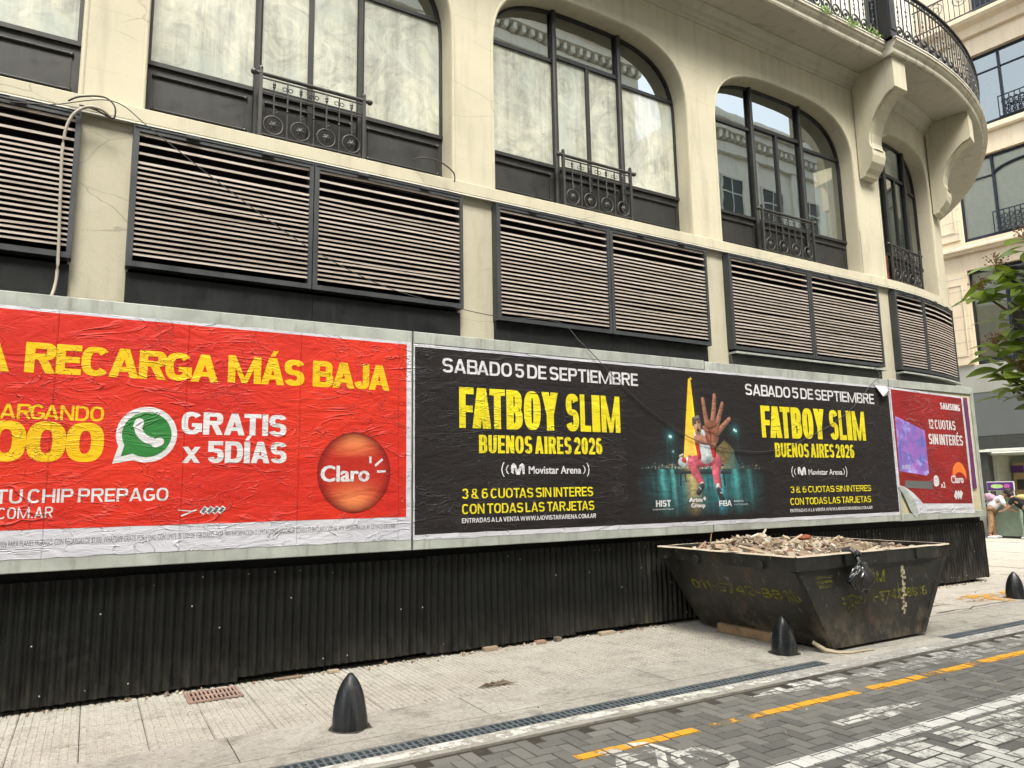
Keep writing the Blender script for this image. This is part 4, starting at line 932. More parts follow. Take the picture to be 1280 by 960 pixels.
btext('SIN INTERÉS', 11.729, 12.706, 2.270, 2.442, yl(2), M['white'], ps, t=.20, h=.16, gap=.08, slope=-.012)
poly([(10.88, 2.70), (11.641, 2.489), (11.64, 1.80), (11.60, 1.79), (11.58, 1.765), (10.865, 1.841)], yl(2), M['tv'], ps, 'printed_screen')
text('QLED', 10.93, 11.09, 1.88, 1.93, yl(3), M['white'], ps, bold=.02)
poly([(10.98, 1.694), (11.718, 1.676), (11.695, 1.551), (10.963, 1.585)], yl(2), M['grey'], ps, 'printed_soundbar')
poly(smoothpoly([(11.746, 1.764), (11.889, 1.776), (11.904, 1.611), (11.743, 1.575)]), yl(2), M['white'], ps, 'printed_appliance'); text('x2', 11.93, 12.06, 1.57, 1.66, yl(2), M['white'], ps, bold=.02)
disc(12.50, 1.77, .20, .215, yl(2), M['orange'], ps, 'printed_ball'); disc(12.50, 1.66, .19, .16, yl(2.4), M['redsam'], ps, 'printed_ball')
text('Claro', 12.235, 12.60, 1.640, 1.765, yl(3), M['white'], ps, bold=.01, fat=.010)
for k in range(3): cx = 12.33+.07*k; poly([(cx-.06, 1.43), (cx, 1.37), (cx+.07, 1.48), (cx+.01, 1.53)], yl(3)-.0003*k, M['white'], ps, 'card_icon')
text('BASES Y CONDICIONES EN CLARO.COM.AR', 11.5, 12.7, 1.215, 1.24, yl(1), M['grey'], ps, bold=-.01, slope=-.01)
# folded paper scrap over the joint of the boards
m = MB(); m.quad((10.42, 6.85, 3.16), (10.72, 6.85, 3.15), (10.70, 6.80, 3.02), (10.52, 6.79, 2.98)); m.quad((10.52, 6.79, 2.98), (10.70, 6.80, 3.02), (10.62, 6.76, 3.08)); m.quad((10.4, 6.848, 3.19), (10.72, 6.848, 3.18), (10.72, 6.85, 3.15), (10.42, 6.85, 3.16))
tag(m.build('paper_flap', M['white']), 'loose folded scrap of white paper curling off the top edge of the black billboard', 'paper')
m = MB(); m.box(13.165, 13.20, 6.87, 7.75, 1.08, 3.26); tag(m.build('end_board', M['zinc']), 'grey end board closing the right side of the billboards', 'board')
# ================================================================== CORNER BUILDING
BA = .022486; R0 = 10.0
bld = thing('corner_building', 'cream corner building with arched shop windows, louvred vents and a curved balcony', 'building', (0, 7.3, 0), BA)
def P(s, off):
    if s <= 12: return (s, off)
    if s <= 15.17:
        th = (s-12)/R0; return (12+(R0-off)*math.sin(th), R0-(R0-off)*math.cos(th))
    th = 3.17/R0; q = s-15.17; return (12+(R0-off)*math.sin(th)+q*math.cos(th), R0-(R0-off)*math.cos(th)+q*math.sin(th))
def ang(s): return 0 if s <= 12 else min((s-12)/R0, 3.17/R0)
def Pc(s, off):      # balcony keeps curving
    th = max(0, (s-12)/R0); return (12+(R0-off)*math.sin(th), R0-(R0-off)*math.cos(th)) if s > 12 else (s, off)
BAYS = [(-3.62, -.26), (.20, 3.54), (4.04, 7.45), (7.96, 11.50), (12.13, 14.50)]
SPR, RISE, ZS, ZT = 7.05, 1.22, 5.27, 8.78
def arch(s0, s1, n=28, ins=0):
    c, a = (s0+s1)/2, (s1-s0)/2-ins
    out = []
    for k in range(n+1):
        t = PI*(1-k/n); x, z = math.cos(t), math.sin(t)
        out.append((c+a*math.copysign(abs(x)**(2/3), x), SPR+(RISE-ins)*z**(2/3)))
    return out
# upper wall with arched openings: strips above each arch, piers between
edges = [-5.0]+[e for b in BAYS for e in b]+[15.16]
for i in range(0, len(edges), 2): m = MB(); m.sbox(P, edges[i], edges[i+1], 0, .45, 5.26, 9.1, .3); m.build('wall_pier', M['plaster'], bld)
m = MB()
for s0, s1 in BAYS:
    ar = arch(s0, s1)
    for (a, za), (b, zb) in zip(ar, ar[1:]):
        if b-a < 1e-5: continue
        p, q = P(a, 0), P(b, 0); p2, q2 = P(a, .30), P(b, .30)
        m.quad((p[0], p[1], za), (q[0], q[1], zb), (q[0], q[1], 9.1), (p[0], p[1], 9.1))
m.build('wall', M['plaster'], bld)
# rounded moulding round each opening
for s0, s1 in BAYS:
    m = MB(); n = 30
    ring_ = [(s0, 5.27), (s0, 6.2)]+arch(s0, s1, n)+[(s1, 6.2), (s1, 5.27)]; c = (s0+s1)/2
    prof = [(-.0, -.002), (.012, -.016), (.030, -.016), (.042, .0), (.046, .03), (.05, .30)]     # (inwards, off)
    base = len(m.v)
    for k, (s_, z_) in enumerate(ring_):
        a = ring_[max(k-1, 0)]; b = ring_[min(k+1, len(ring_)-1)]; d = Vector((b[0]-a[0], b[1]-a[1])).normalized(); nn = Vector((d.y, -d.x))
        for inn, of in prof:
            s2, z2 = s_+nn.x*inn, z_+nn.y*inn; p = P(s2, of); m.v.append((p[0], p[1], z2))
    L2 = len(prof)
    for k in range(len(ring_)-1):
        for j in range(L2-1):
            a = base+k*L2+j; m.f.append((a, a+L2, a+L2+1, a+1))
    m.build('window_reveal', M['plaster'], bld, smooth=True)
# sill band, piers below
m = MB(); m.sprofile(P, -5, 15.17, [(.3, 5.265), (-.045, 5.262), (-.062, 5.25), (-.062, 5.12), (-.045, 5.10), (.0, 5.095), (.3, 5.09)]); m.build('sill_band', M['plaster'], bld)
m = MB(); m.sbox(P, -5, 15.15, -.070, -.052, 5.092, 5.104); m.build('flashing', M['plaster2'], bld)
for a, b in ((-.26, .155), (3.575, 4.02), (7.52, 7.965), (11.67, 12.15), (14.75, 15.13)):
    m = MB(); m.sbox(P, a-.03, b+.03, -.0, .4, 0, 5.092); m.build('lower_pier', M['pier'], bld)
m = MB(); m.sbox(P, -5, 15.1, .35, .45, 0, 5.1); m.build('back_wall', M['void'], bld)
# end of the wall: returns into the side street
m = MB(); e = P(15.16, 0); e2 = P(15.16, .45); d = Vector((math.cos(.362), math.sin(.362)))
m.quad((e[0], e[1], 0), (e[0], e[1], 9.1), (e[0]+1.2, e[1]+9, 9.1), (e[0]+1.2, e[1]+9, 0)); m.build('side_wall', M['plaster'], bld)
# dark room behind the glazing
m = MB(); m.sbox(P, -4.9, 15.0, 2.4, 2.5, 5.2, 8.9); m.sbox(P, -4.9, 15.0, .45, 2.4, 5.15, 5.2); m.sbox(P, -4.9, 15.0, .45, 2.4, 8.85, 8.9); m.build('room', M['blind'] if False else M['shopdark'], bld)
# ---- windows
TR = 7.45; GB = 5.93
def archz(s, s0, s1, ins=.05):
    c, a = (s0+s1)/2, (s1-s0)/2-ins; t = min(1, abs(s-c)/a); return SPR+(RISE-ins)*(1-t**3)**(1/3)
def window(s0, s1, glass, upper, hw=.57, mid=True, alt=False):
    f = MB(); ins = .05; c = (s0+s1)/2; y0, y1 = .245, .30
    ar = [(s0+ins, 5.9)]+arch(s0, s1, 30, ins)+[(s1-ins, 5.9)]
    for (a, za), (b, zb) in zip(ar, ar[1:]):
        d = Vector((b-a, zb-za))
        if d.length < 1e-5: continue
        nn = Vector((d.y, -d.x)).normalized()*.035; vs = []
        for s_, z_ in ((a, za), (b, zb), (b+nn.x, zb+nn.y), (a+nn.x, za+nn.y)):
            p = P(s_, y0); q = P(s_, y1); vs.append(((p[0], p[1], z_), (q[0], q[1], z_)))
        f.quad(*[v[0] for v in vs]); f.quad(vs[2][0], vs[3][0], vs[3][1], vs[2][1])
    f.sbox(P, s0+ins, s1-ins, y0-.012, y1, GB-.045, GB, .3)
    ml, mr = c-hw, c+hw
    f.sbox(P, s0+ins, ml-.03, y0, y1-.01, TR-.025, TR+.025, .3); f.sbox(P, mr+.03, s1-ins, y0, y1-.01, TR-.025, TR+.025, .3); f.sbox(P, ml+.03, mr-.03, y0-.006, y1, TR+.06, TR+.12, .3)
    if mid: f.sbox(P, c-.028, c+.028, y0-.004, y1-.004, 5.3, TR+.06)
    w_ = f.build('window', M['iron'], bld)
    for x in (ml, mr):
        q = P(x, .235); k = MB(); k.lathe([(.040, 5.28), (.040, archz(x, s0, s1)-.01)], 10, (q[0], q[1], 0))
        k.sbox(P, x-.034, x+.034, .262, .31, 5.3, archz(x, s0, s1)-.012)
        k.build('column', M['iron'], w_)
    # aprons with raised mouldings
    for a, b in ((s0+ins, ml-.035), (ml+.035, mr-.035), (mr+.035, s1-ins)):
        k = MB(); k.sbox(P, a, b, .262, .30, 5.27, GB-.045, .3)
        k.sbox(P, a, b, .222, .262, 5.27, 5.335, .3)
        for z in (5.43, 5.79):
            p_, q_ = P(a+.07, .250), P(b-.07, .250); k.tube([(p_[0], p_[1], z), (q_[0], q_[1], z)], .013, 6)
            for e_ in (p_, q_): k.blob((e_[0], e_[1], z), .022, 1, 1, 0)
        for x in (a+.075, b-.075): k.sbox(P, x-.006, x+.006, .254, .262, 5.46, 5.76)
        k.build('apron', M['iron'], w_)
    # panes
    def pane(a, b, z0, z1, mat, arched=False):
        g = MB(); n = 12
        for j in range(n):
            t0, t1 = a+(b-a)*j/n, a+(b-a)*(j+1)/n
            za, zb = (min(archz(t0, s0, s1)-.02, 9), archz(t1, s0, s1)-.02) if arched else (z1, z1)
            za, zb = max(za, z0), max(zb, z0)
            p, q = P(t0, .272), P(t1, .272); g.quad((p[0], p[1], z0), (q[0], q[1], z0), (q[0], q[1], zb), (p[0], p[1], za))
        g.build('pane', mat, w_)
    pane(s0+ins, ml-.03, GB, TR-.025, glass); pane(mr+.03, s1-ins, GB, TR-.025, glass)
    pane(ml+.03, c-.028, GB-.05, TR+.06, glass); pane(c+.028, mr-.03, GB-.05, TR+.06, glass)
    pane(s0+ins, ml-.03, TR+.025, 0, upper, True); pane(mr+.03, s1-ins, TR+.025, 0, upper, True); pane(ml+.03, mr-.03, TR+.12, 0, upper, True)
    return w_
window(*BAYS[0], M['wash'], M['glass']); window(*BAYS[1], M['wash'], M['glass']); window(*BAYS[2], M['wash'], M['glass'])
window(*BAYS[3], M['glass'], M['glass'], .62)
window(*BAYS[4], M['glass'], M['glass'], .46)
m = MB(); m.sbox(P, 12.20, 12.66, .215, .221, 5.30, 5.86, .2); o = m.build('painted_apron', M['rustred'], bld)
# ---- little balconies in front of the middle lights
R = random.Random(11)
ring_me = MB(); ring_me.torus((0, 0, 0), .100, .0100, 22, 5); ring_me = ring_me.mesh('ring', M['railiron'], True)
ros = MB(); ros.blob((0, -.008, 0), .030, 2, 2, .2, (1, .5, 1))
for k in range(6): ros.blob((.03*math.cos(k*PI/3), -.004, .03*math.sin(k*PI/3)), .019, k, 1, .2, (1, .5, 1))
ros_me = ros.mesh('rosette', M['railiron'], True)
def spear(z0, z1, v=True):
    b = MB(); b.tube([(0, 0, z0), (0, 0, z1)], .0095, 5)
    b.lathe([(.004, z1-.01), (.018, z1), (.012, z1+.015), (.019, z1+.03), (.014, z1+.05), (.002, z1+.09)], 8)
    if v:
        for s in (-1, 1):
            b.tube([(0, 0, z0+.02), (s*.02, 0, z0+.045), (s*.038, 0, z0+.055)], .005, 4); b.tube([(0, 0, z0+.055), (s*.018, 0, z0+.08), (s*.032, 0, z0+.088)], .0045, 4)
    return b.mesh('baluster', M['railiron'])
sp_me = spear(5.55, 5.875)
bar_me = MB(); bar_me.tube([(0, 0, 5.315), (0, 0, 5.965)], .0095, 5); bar_me.torus((-.03, 0, 5.885), .022, .005, 10, 4); bar_me.torus((.03, 0, 5.885), .022, .005, 10, 4); bar_me.lathe([(.008, 5.62), (.017, 5.635), (.008, 5.65)], 6); bar_me.lathe([(.008, 5.44), (.014, 5.45), (.008, 5.46)], 6); bar_me = bar_me.mesh('baluster', M['railiron'])
def balconette(c, hw, off=.05):
    r = MB(); a, b = c-hw, c+hw
    pa, pb = P(a-.07, off), P(b+.07, off); r.tube([(pa[0], pa[1], 6.0), (pb[0], pb[1], 6.0)], .021, 8)
    for e_ in (pa, pb): r.blob((e_[0], e_[1], 6.0), .034, 1, 2, 0)
    for z, h in ((5.955, .012), (5.835, .010), (5.80, .010), (5.335, .014), (5.275, .02)): r.sbox(P, a, b, off-.008, off+.008, z-h/2, z+h/2)
    w_ = r.build('window_railing', M['railiron'], bld)
    for x in (a, b):
        k = MB(); k.sbox(P, x-.018, x+.018, off-.018, off+.018, 5.22, 6.05); p = P(x, off); k.blob((p[0], p[1], 6.06), .028, 3, 1, .1); k.sbox(P, x-.012, x+.012, off+.018, .23, 5.30, 5.325); k.build('post', M['railiron'], w_)
    pit = (b-a)/4
    for k in range(4):
        x = a+pit*(k+.5); p = P(x, off); th = ang(x)
        link('ring', ring_me, w_, (p[0], p[1], 5.45), th); link('rosette', ros_me, w_, (p[0], p[1], 5.45), th); link('baluster', sp_me, w_, (p[0], p[1], 0), th)
        if k < 3: p = P(x+pit/2, off); link('baluster', bar_me, w_, (p[0], p[1], 0), th)
balconette(-1.94, .56); balconette(1.86, .56); balconette(5.72, .57); balconette(9.62, .62); balconette(13.08, .58)
# ---- louvred vents
def louvre(s0, s1, zt=5.045, zb=3.70, f0=.045, f1=.045):
    n = 1 if s1 <= 12 else 4
    f = MB(); o0, o1 = -.125, .02
    f.sbox(P, s0, s1, o0, o1, zt-.055, zt, .3); f.sbox(P, s0, s1, o0, o1, zb, zb+.05, .3)
    f.sbox(P, s0, s0+f0, o0, o1, zb+.05, zt-.055); f.sbox(P, s1-f1, s1, o0, o1, zb+.05, zt-.055)
    f.sbox(P, s0+.012, s1-.012, o0-.008, o0, zt-.018, zt-.006, .3); 
    for q in (.3, .72): x = s0+(s1-s0)*q; f.sbox(P, x-.06, x+.06, -.16, -.125, zt-.03, zt-.005)
    w_ = f.build('louvre', M['louvframe'], bld)
    a, b = s0+f0, s1-f1
    zz = [zt-.085-.092*k for k in range(4)]; z = zz[-1]-.049
    while z > zb+.06: zz.append(z); z -= .049
    for k, z in enumerate(zz):
        big = k < 4; lip = .017 if not big else .021; mb = MB(); dz = R.uniform(-.002, .002); tl = R.uniform(-.003, .003); bend = R.choice((0,)*14+(.008, -.011))
        n_ = max(1, int((b-a)/.5)); i = 0
        pr = [(-.105, 0), (-.108, lip), (-.098, lip+.002), (-.055, lip+.022), (-.055, lip+.019), (-.096, lip-.003), (-.100, 0)]
        for j in range(n_+1):
            s_ = a+(b-a)*j/n_
            sag = tl*(j/n_)+bend*math.sin(PI*j/n_)+.0022*noise.noise(Vector((s_*3, z*9, 0)))
            for o_, zq in pr: p = P(s_, o_); mb.v.append((p[0], p[1], z+dz+zq+sag))
        L3 = len(pr)
        for j in range(n_):
            for q in range(L3): aa = j*L3+q; bb = j*L3+(q+1) % L3; mb.f.append((aa, aa+L3, bb+L3, bb))
        mb.f.append(tuple(range(L3))); mb.f.append(tuple(n_*L3+q for q in range(L3))[::-1])
        mb.build('slat', M['slat'], w_)
    k = MB(); k.sbox(P, a-.01, b+.01, .0, .012, zb+.02, zt-.02, .3); k.build('back_plate', M['void'], w_)
for a, b in ((-3.6, -1.96), (-1.94, -.262), (.157, 1.83), (1.84, 3.57), (4.022, 5.73), (5.74, 7.515), (7.968, 9.80), (9.81, 11.665), (12.15, 13.14), (13.15, 14.76)): louvre(a, b, 5.05 if b < 12 else 5.045, 3.70 if b < 4 else 3.62, .05, .04)
for a, b, mt in ((-3.6, -.262, 'darkpanel'), (.157, 3.57, 'darkpanel'), (4.022, 7.515, 'darkpanel'), (7.968, 11.665, 'greypanel'), (12.15, 14.76, 'greypanel')):
    k = MB(); k.sbox(P, a+.01, (a+b)/2-.002, -.055, .0, 2.6, 3.66 if mt == 'darkpanel' else 3.55, .3); k.build('lower_panel', M[mt], bld)
    k = MB(); k.sbox(P, (a+b)/2+.002, b-.01, -.055, .0, 2.6, 3.66 if mt == 'darkpanel' else 3.55, .3); k.build('lower_panel', M[mt], bld)
    if mt == 'greypanel':
        k = MB(); k.sbox(P, a+.01, b-.01, -.15, .0, 3.555, 3.585, .3); k.build('ledge', M['zinc'], bld)
# ---- balcony slab, cornice under it, brackets
m = MB(); m.sprofile(Pc, -5, 16.5, [(.3, 8.75), (-.02, 8.75), (-.03, 8.79), (-.07, 8.80), (-.085, 8.83), (-.10, 8.90), (-.16, 8.95), (-.20, 8.96), (-.20, 8.99), (.3, 8.99)], .3); m.build('soffit_cornice', M['soffit'], bld)
sl_prof = lambda d: [(.35, 8.985), (-.60-d, 8.985), (-.602-d, 9.0), (-.645-d, 9.0), (-.66-d, 9.03), (-.655-d, 9.09), (-.70-d, 9.13), (-.715-d, 9.17), (-.735-d, 9.18), (-.735-d, 9.225), (-.70-d, 9.23), (.35, 9.24)]
for a_, b_, d_ in ((-5, 11.52, .04), (11.52, 24, .22)):
    pf = sl_prof(d_); m = MB(); m.sprofile(Pc, a_, b_, pf[:3]+[(-.60-d_, 9.22), (.35, 9.22)], .22); m.build('balcony_slab', M['soffit'], bld)
    m = MB(); m.sprofile(Pc, a_, b_, pf[2:], .22); m.build('slab_edge', M['slabedge'], bld)
m = MB(); m.sprofile(Pc, -5, 11.50, [(-.735, 9.226), (-.785, 9.226), (-.785, 9.245), (-.735, 9.245)], .3); m.sprofile(Pc, 11.50, 24, [(-.90, 9.226), (-.966, 9.226), (-.966, 9.245), (-.90, 9.245)], .22); m.build('drip_edge', M['plaster2'], bld)
def bracket(s0, s1):
    prof = [(-.02, 8.98), (-.80, 8.98), (-.80, 8.44), (-.76, 8.41), (-.70, 8.40), (-.60, 8.34), (-.46, 8.20), (-.34, 8.02), (-.27, 7.82), (-.25, 7.66), (-.27, 7.56), (-.30, 7.52), (-.30, 7.40), (-.27, 7.28), (-.21, 7.18), (-.15, 7.12), (-.13, 7.06), (-.02, 7.04)]
    c = (s0+s1)/2; pc = P(c, 0); th = ang(c); T = (math.cos(th), math.sin(th)); N = (-math.sin(th), math.cos(th)); hw = (s1-s0)/2
    def W(t, o, z): return (pc[0]+T[0]*t+N[0]*o, pc[1]+T[1]*t+N[1]*o, z)
    k = MB()
    for sgn in (-1, 1):
        pts = [W(sgn*hw, o, z) for o, z in prof]; k.quad(*(pts if sgn > 0 else pts[::-1]))
    for (a, za), (b, zb) in zip(prof, prof[1:]): k.quad(W(-hw, a, za), W(hw, a, za), W(hw, b, zb), W(-hw, b, zb))
    br = k.build('bracket', M['plaster'], bld)
    bmv = bmesh.new(); bmv.from_mesh(br.data); bmesh.ops.triangulate(bmv, faces=[f for f in bmv.faces if len(f.verts) > 4]); bmv.to_mesh(br.data); bmv.free()
    k = MB()       # raised face band
    for (a, za), (b, zb) in zip(prof[3:11], prof[4:12]):
        k.quad(W(-hw*.7, a-.015, za-.015), W(hw*.7, a-.015, za-.015), W(hw*.7, b-.015, zb-.015), W(-hw*.7, b-.015, zb-.015))
        for sg in (-1, 1): k.quad(W(sg*hw*.7, a-.015, za-.015), W(sg*hw*.7, b-.015, zb-.015), W(sg*hw*.7, b+.01, zb+.01), W(sg*hw*.7, a+.01, za+.01))
    k.build('bracket_band', M['plaster'], br)
bracket(11.60, 11.98); bracket(14.55, 14.92)
# fluted vertical batten beside the third window, like the photograph's damaged strip
k = MB(); k.sbox(P, 11.46, 11.50, -.02, .22, 5.27, 6.05); k.build('broken_trim', M['pier'], bld)
# ---- balcony railing
rail_z = 9.26
def rail_segment(a, b, off):
    r = MB(); r.sprofile(Pc, a, b, [(off-.03, 10.27), (off-.03, 10.30), (off, 10.315), (off+.03, 10.30), (off+.03, 10.27)], .2)
    for z in (10.16, 9.34, 9.29): r.sprofile(Pc, a, b, [(off-.012, z), (off-.012, z+.016), (off+.012, z+.016), (off+.012, z)], .2)
    w_ = r.build('balcony_railing', M['black'], bld); n = int((b-a)/.25); pit = (b-a)/n
    for k in range(n):
        x = a+pit*(k+.5); p = Pc(x, off); th = max(0, (x-12)/R0)
        link('ring', bring, w_, (p[0], p[1], 9.455), th); link('rosette', bros, w_, (p[0], p[1], 9.455), th); link('baluster', bsp, w_, (p[0], p[1], 0), th)
        p = Pc(x+pit/2, off); link('baluster', bbar, w_, (p[0], p[1], 0), th)
        q = Pc(x, off); link('scroll', bscr, w_, (q[0], q[1], 10.225), th)
b_ = MB(); b_.torus((0, 0, 0), .088, .014, 20, 5); bring = b_.mesh('ring', M['black'], True)
b_ = MB(); b_.blob((0, 0, 0), .040, 1, 2, .25, (1, .5, 1)); bros = b_.mesh('rosette', M['black'], True)
b_ = MB(); b_.tube([(0, 0, 9.54), (0, 0, 10.16)], .008, 5); b_.lathe([(.008, 9.80), (.02, 9.83), (.008, 9.87)], 6)
for s in (-1, 1): b_.tube([(0, 0, 9.60), (s*.025, 0, 9.66), (s*.04, 0, 9.66)], .007, 4); b_.tube([(0, 0, 9.88), (s*.025, 0, 9.93), (s*.038, 0, 9.92)], .007, 4); b_.tube([(0, 0, 9.70), (s*.02, 0, 9.74)], .007, 4)
bsp = b_.mesh('baluster', M['black'])
b_ = MB(); b_.tube([(0, 0, 9.30), (0, 0, 10.27)], .0125, 5); bbar = b_.mesh('baluster', M['black'])
b_ = MB(); b_.torus((-.035, 0, 0), .026, .007, 10, 4); b_.torus((.035, 0, 0), .026, .007, 10, 4); bscr = b_.mesh('scroll', M['black'])
rail_segment(5.5, 11.44, -.70); rail_segment(11.66, 20, -.88)
k = MB(); k.sbox(P, 11.46, 11.66, -.90, -.70, 9.245, 10.36); k.sbox(P, 11.44, 11.68, -.92, -.68, 10.36, 10.40); k.sbox(P, 11.44, 11.68, -.92, -.68, 9.245, 9.32)
k.sbox(P, 11.48, 11.64, -.915, -.90, 9.40, 10.28); k.build('railing_post', M['black'], bld)
# ---- storey above the balcony, set back
def Pu(s, off): return Pc(s, off)
m = MB(); m.sbox(Pu, -5, 12.6, .35, .8, 9.2, 19, .3); m.sbox(Pu, 12.6, 17.5, .35, .8, 9.2, 19, .3); m.build('upper_wall', M['plaster2'], bld)
for a, b in ((2.5, 4.3), (6.6, 8.2), (9.6, 11.2), (13.0, 14.2)):
    k = MB(); k.sbox(Pu, a, b, .30, .352, 9.25, 12.0, .3); k.build('upper_door', M['greypanel'], bld)
    k = MB(); k.sbox(Pu, a+.08, (a+b)/2-.03, .285, .298, 9.6, 11.9, .3); k.sbox(Pu, (a+b)/2+.03, b-.08, .285, .298, 9.6, 11.9, .3); k.build('upper_pane', M['glass2'], bld)
for a in (4.8, 8.7, 11.7, 12.3, 14.5, 15.6, 16.6):
    k = MB(); k.sbox(Pu, a, a+.5, .26, .352, 9.24, 18, .2); k.build('pilaster', M['plaster2'], bld)
    k = MB(); k.sbox(Pu, a+.09, a+.41, .235, .26, 9.9, 17.6, .2); k.build('pilaster_panel', M['plaster2'], bld)
m = MB(); m.sprofile(Pc, -5, 18, [(.4, 18.2), (-.1, 18.3), (-.4, 18.8), (-.5, 19.2), (.4, 19.2)], .4); m.build('cornice', M['plaster2'], bld)
# weeds growing out of the slab edge
R = random.Random(2)
for i_, (c, lab) in enumerate(((9.85, 'sparse weed hanging off the balcony edge, farthest left'), (10.55, 'tuft of weeds on the balcony edge between the left weed and the long green patch'), (11.15, 'longest patch of green weeds on the balcony edge beside the railing post'))):
    k = MB()
    for q in range(46):
        s_ = c+R.gauss(0, .10 if i_ < 2 else .16); p = Pc(s_, -.80+R.uniform(-.01, .05)); z = 9.25+R.uniform(-.10 if i_ < 2 else -.02, .02); h = R.uniform(.03, .09); a = R.uniform(0, 6.3); dx, dy = .035*math.cos(a), .02*math.sin(a)
        k.quad((p[0]-.006, p[1], z), (p[0]+.008, p[1]-.006, z), (p[0]+dx+.012, p[1]+dy-.01, z+h*.7), (p[0]+dx, p[1]+dy, z+h))
    o = k.build('weed', M['weed']); o.location = (0, 7.3, 0); o.rotation_euler = (0, 0, BA); tag(o, lab, 'weed', 'weeds on the balcony edge')

# ================================================================== CABLES
def cable(name, pts, r, mat, label, n=6, rz=None):
    q = []
    P_ = [Vector(p) for p in pts]
    for i in range(len(P_)-1):
        p0, p1, p2, p3 = P_[max(i-1, 0)], P_[i], P_[i+1], P_[min(i+2, len(P_)-1)]
        for k in range(6):
            t = k/6; q.append(.5*((2*p1)+(-p0+p2)*t+(2*p0-5*p1+4*p2-p3)*t*t+(-p0+3*p1-3*p2+p3)*t**3))
    q.append(P_[-1]); m = MB(); m.tube(q, r, n); return tag(m.build(name, mat, smooth=True), label, 'cable')
cable('hose', [(-.39, 7.0, 3.25), (-.36, 7.09, 3.40), (-.35, 7.12, 3.62), (-.37, 7.12, 4.26), (-.38, 7.12, 4.7), (-.34, 7.12, 4.95), (-.24, 7.12, 5.08), (-.12, 7.12, 5.10), (-.03, 7.13, 5.05)], .014, M['cable'], 'pale hose hanging down the louvre at the far left over the red billboard')
cable('cable', [(-.37, 7.2, 5.15), (-.28, 7.17, 5.20), (-.1, 7.14, 5.23), (-.01, 7.12, 5.16), (.0, 7.12, 5.06), (-.03, 7.13, 5.04), (-.15, 7.14, 5.09), (-.28, 7.15, 5.11)], .008, M['cable2'], 'dark cable looped on the first pier above the hose')
cable('cable', [(-.9, 7.12, 4.98), (-.5, 7.12, 5.04), (-.03, 7.12, 5.20), (.31, 7.12, 5.0), (.95, 7.12, 4.58), (1.73, 7.12, 4.12), (2.49, 7.12, 3.82), (3.13, 7.12, 3.70), (3.9, 7.1, 3.61), (4.7, 7.05, 3.62), (4.93, 6.90, 3.36), (4.98, 6.84, 3.28), (5.5, 6.835, 2.85), (6.0, 6.835, 2.52), (6.59, 6.835, 2.24), (7.28, 6.835, 2.12), (8.01, 6.835, 2.12), (8.9, 6.835, 2.36), (9.71, 6.835, 2.72), (10.33, 6.835, 3.17), (10.60, 6.86, 3.33), (10.72, 7.1, 3.56)], .0045, M['cable2'], 'thin wire sagging from the first pier across the louvres and over the black billboard')
cable('cable', [(2.95, 7.28, 5.36), (3.05, 7.2, 5.38), (3.25, 7.19, 5.37), (3.42, 7.19, 5.28), (3.44, 7.2, 5.17)], .008, M['cable2'], 'short cable curling out at the foot of the second window by the pier')
# ================================================================== SKIP
RZ = .955
sk = thing('rubble_skip', 'battered black metal skip full of rubble with faded yellow phone numbers, standing on the kerb', 'skip', (7.2, 5.85, 0))
def slab_quad(mb, a, b, c, d, th):
    """plate a-b-c-d (corners) thickened inwards"""
    a, b, c, d = map(Vector, (a, b, c, d)); n_ = (b-a).cross(d-a).normalized()*th; i = len(mb.v)
    mb.v += [tuple(p) for p in (a, b, c, d, a+n_, b+n_, c+n_, d+n_)]
    mb.f += [tuple(i+k for k in q) for q in ((0, 1, 2, 3), (7, 6, 5, 4), (0, 4, 5, 1), (1, 5, 6, 2), (2, 6, 7, 3), (3, 7, 4, 0))]
rx0, rx1, ry0, ry1 = -1.27, 1.31, -.975, 1.0; bx0, bx1, by0, by1, bz = -.77, .78, -.925, .86, .035; mz = .82
lx = lambda z: bx0+(rx0+.03-bx0)*(z-bz)/(mz-bz); hx = lambda z: bx1+(rx1-.03-bx1)*(z-bz)/(mz-bz); ly = lambda z: by0+(ry0+.025-by0)*(z-bz)/(mz-bz); hy = lambda z: by1+(ry1-.025-by1)*(z-bz)/(mz-bz)
m = MB()
slab_quad(m, (bx0, by0, bz), (bx1, by0, bz), (hx(mz), ly(mz), mz), (lx(mz), ly(mz), mz), -.02); m.build('street_side', M['skip'], sk)
m = MB(); slab_quad(m, (bx1, by1, bz), (bx0, by1, bz), (lx(mz), hy(mz), mz), (hx(mz), hy(mz), mz), -.02); m.build('wall_side', M['skip'], sk)
m = MB(); slab_quad(m, (bx0, by1, bz), (bx0, by0, bz), (lx(mz), ly(mz), mz), (lx(mz), hy(mz), mz), -.02); m.build('sloping_end', M['skip'], sk)
m = MB(); slab_quad(m, (bx1, by0, bz), (bx1, by1, bz), (hx(mz), hy(mz), mz), (hx(mz), ly(mz), mz), -.02); m.build('sloping_end', M['skip'], sk)
m = MB(); m.box(bx0, bx1, by0, by1, bz, bz+.02); m.build('floor', M['skip'], sk)
m = MB(); dn = .008
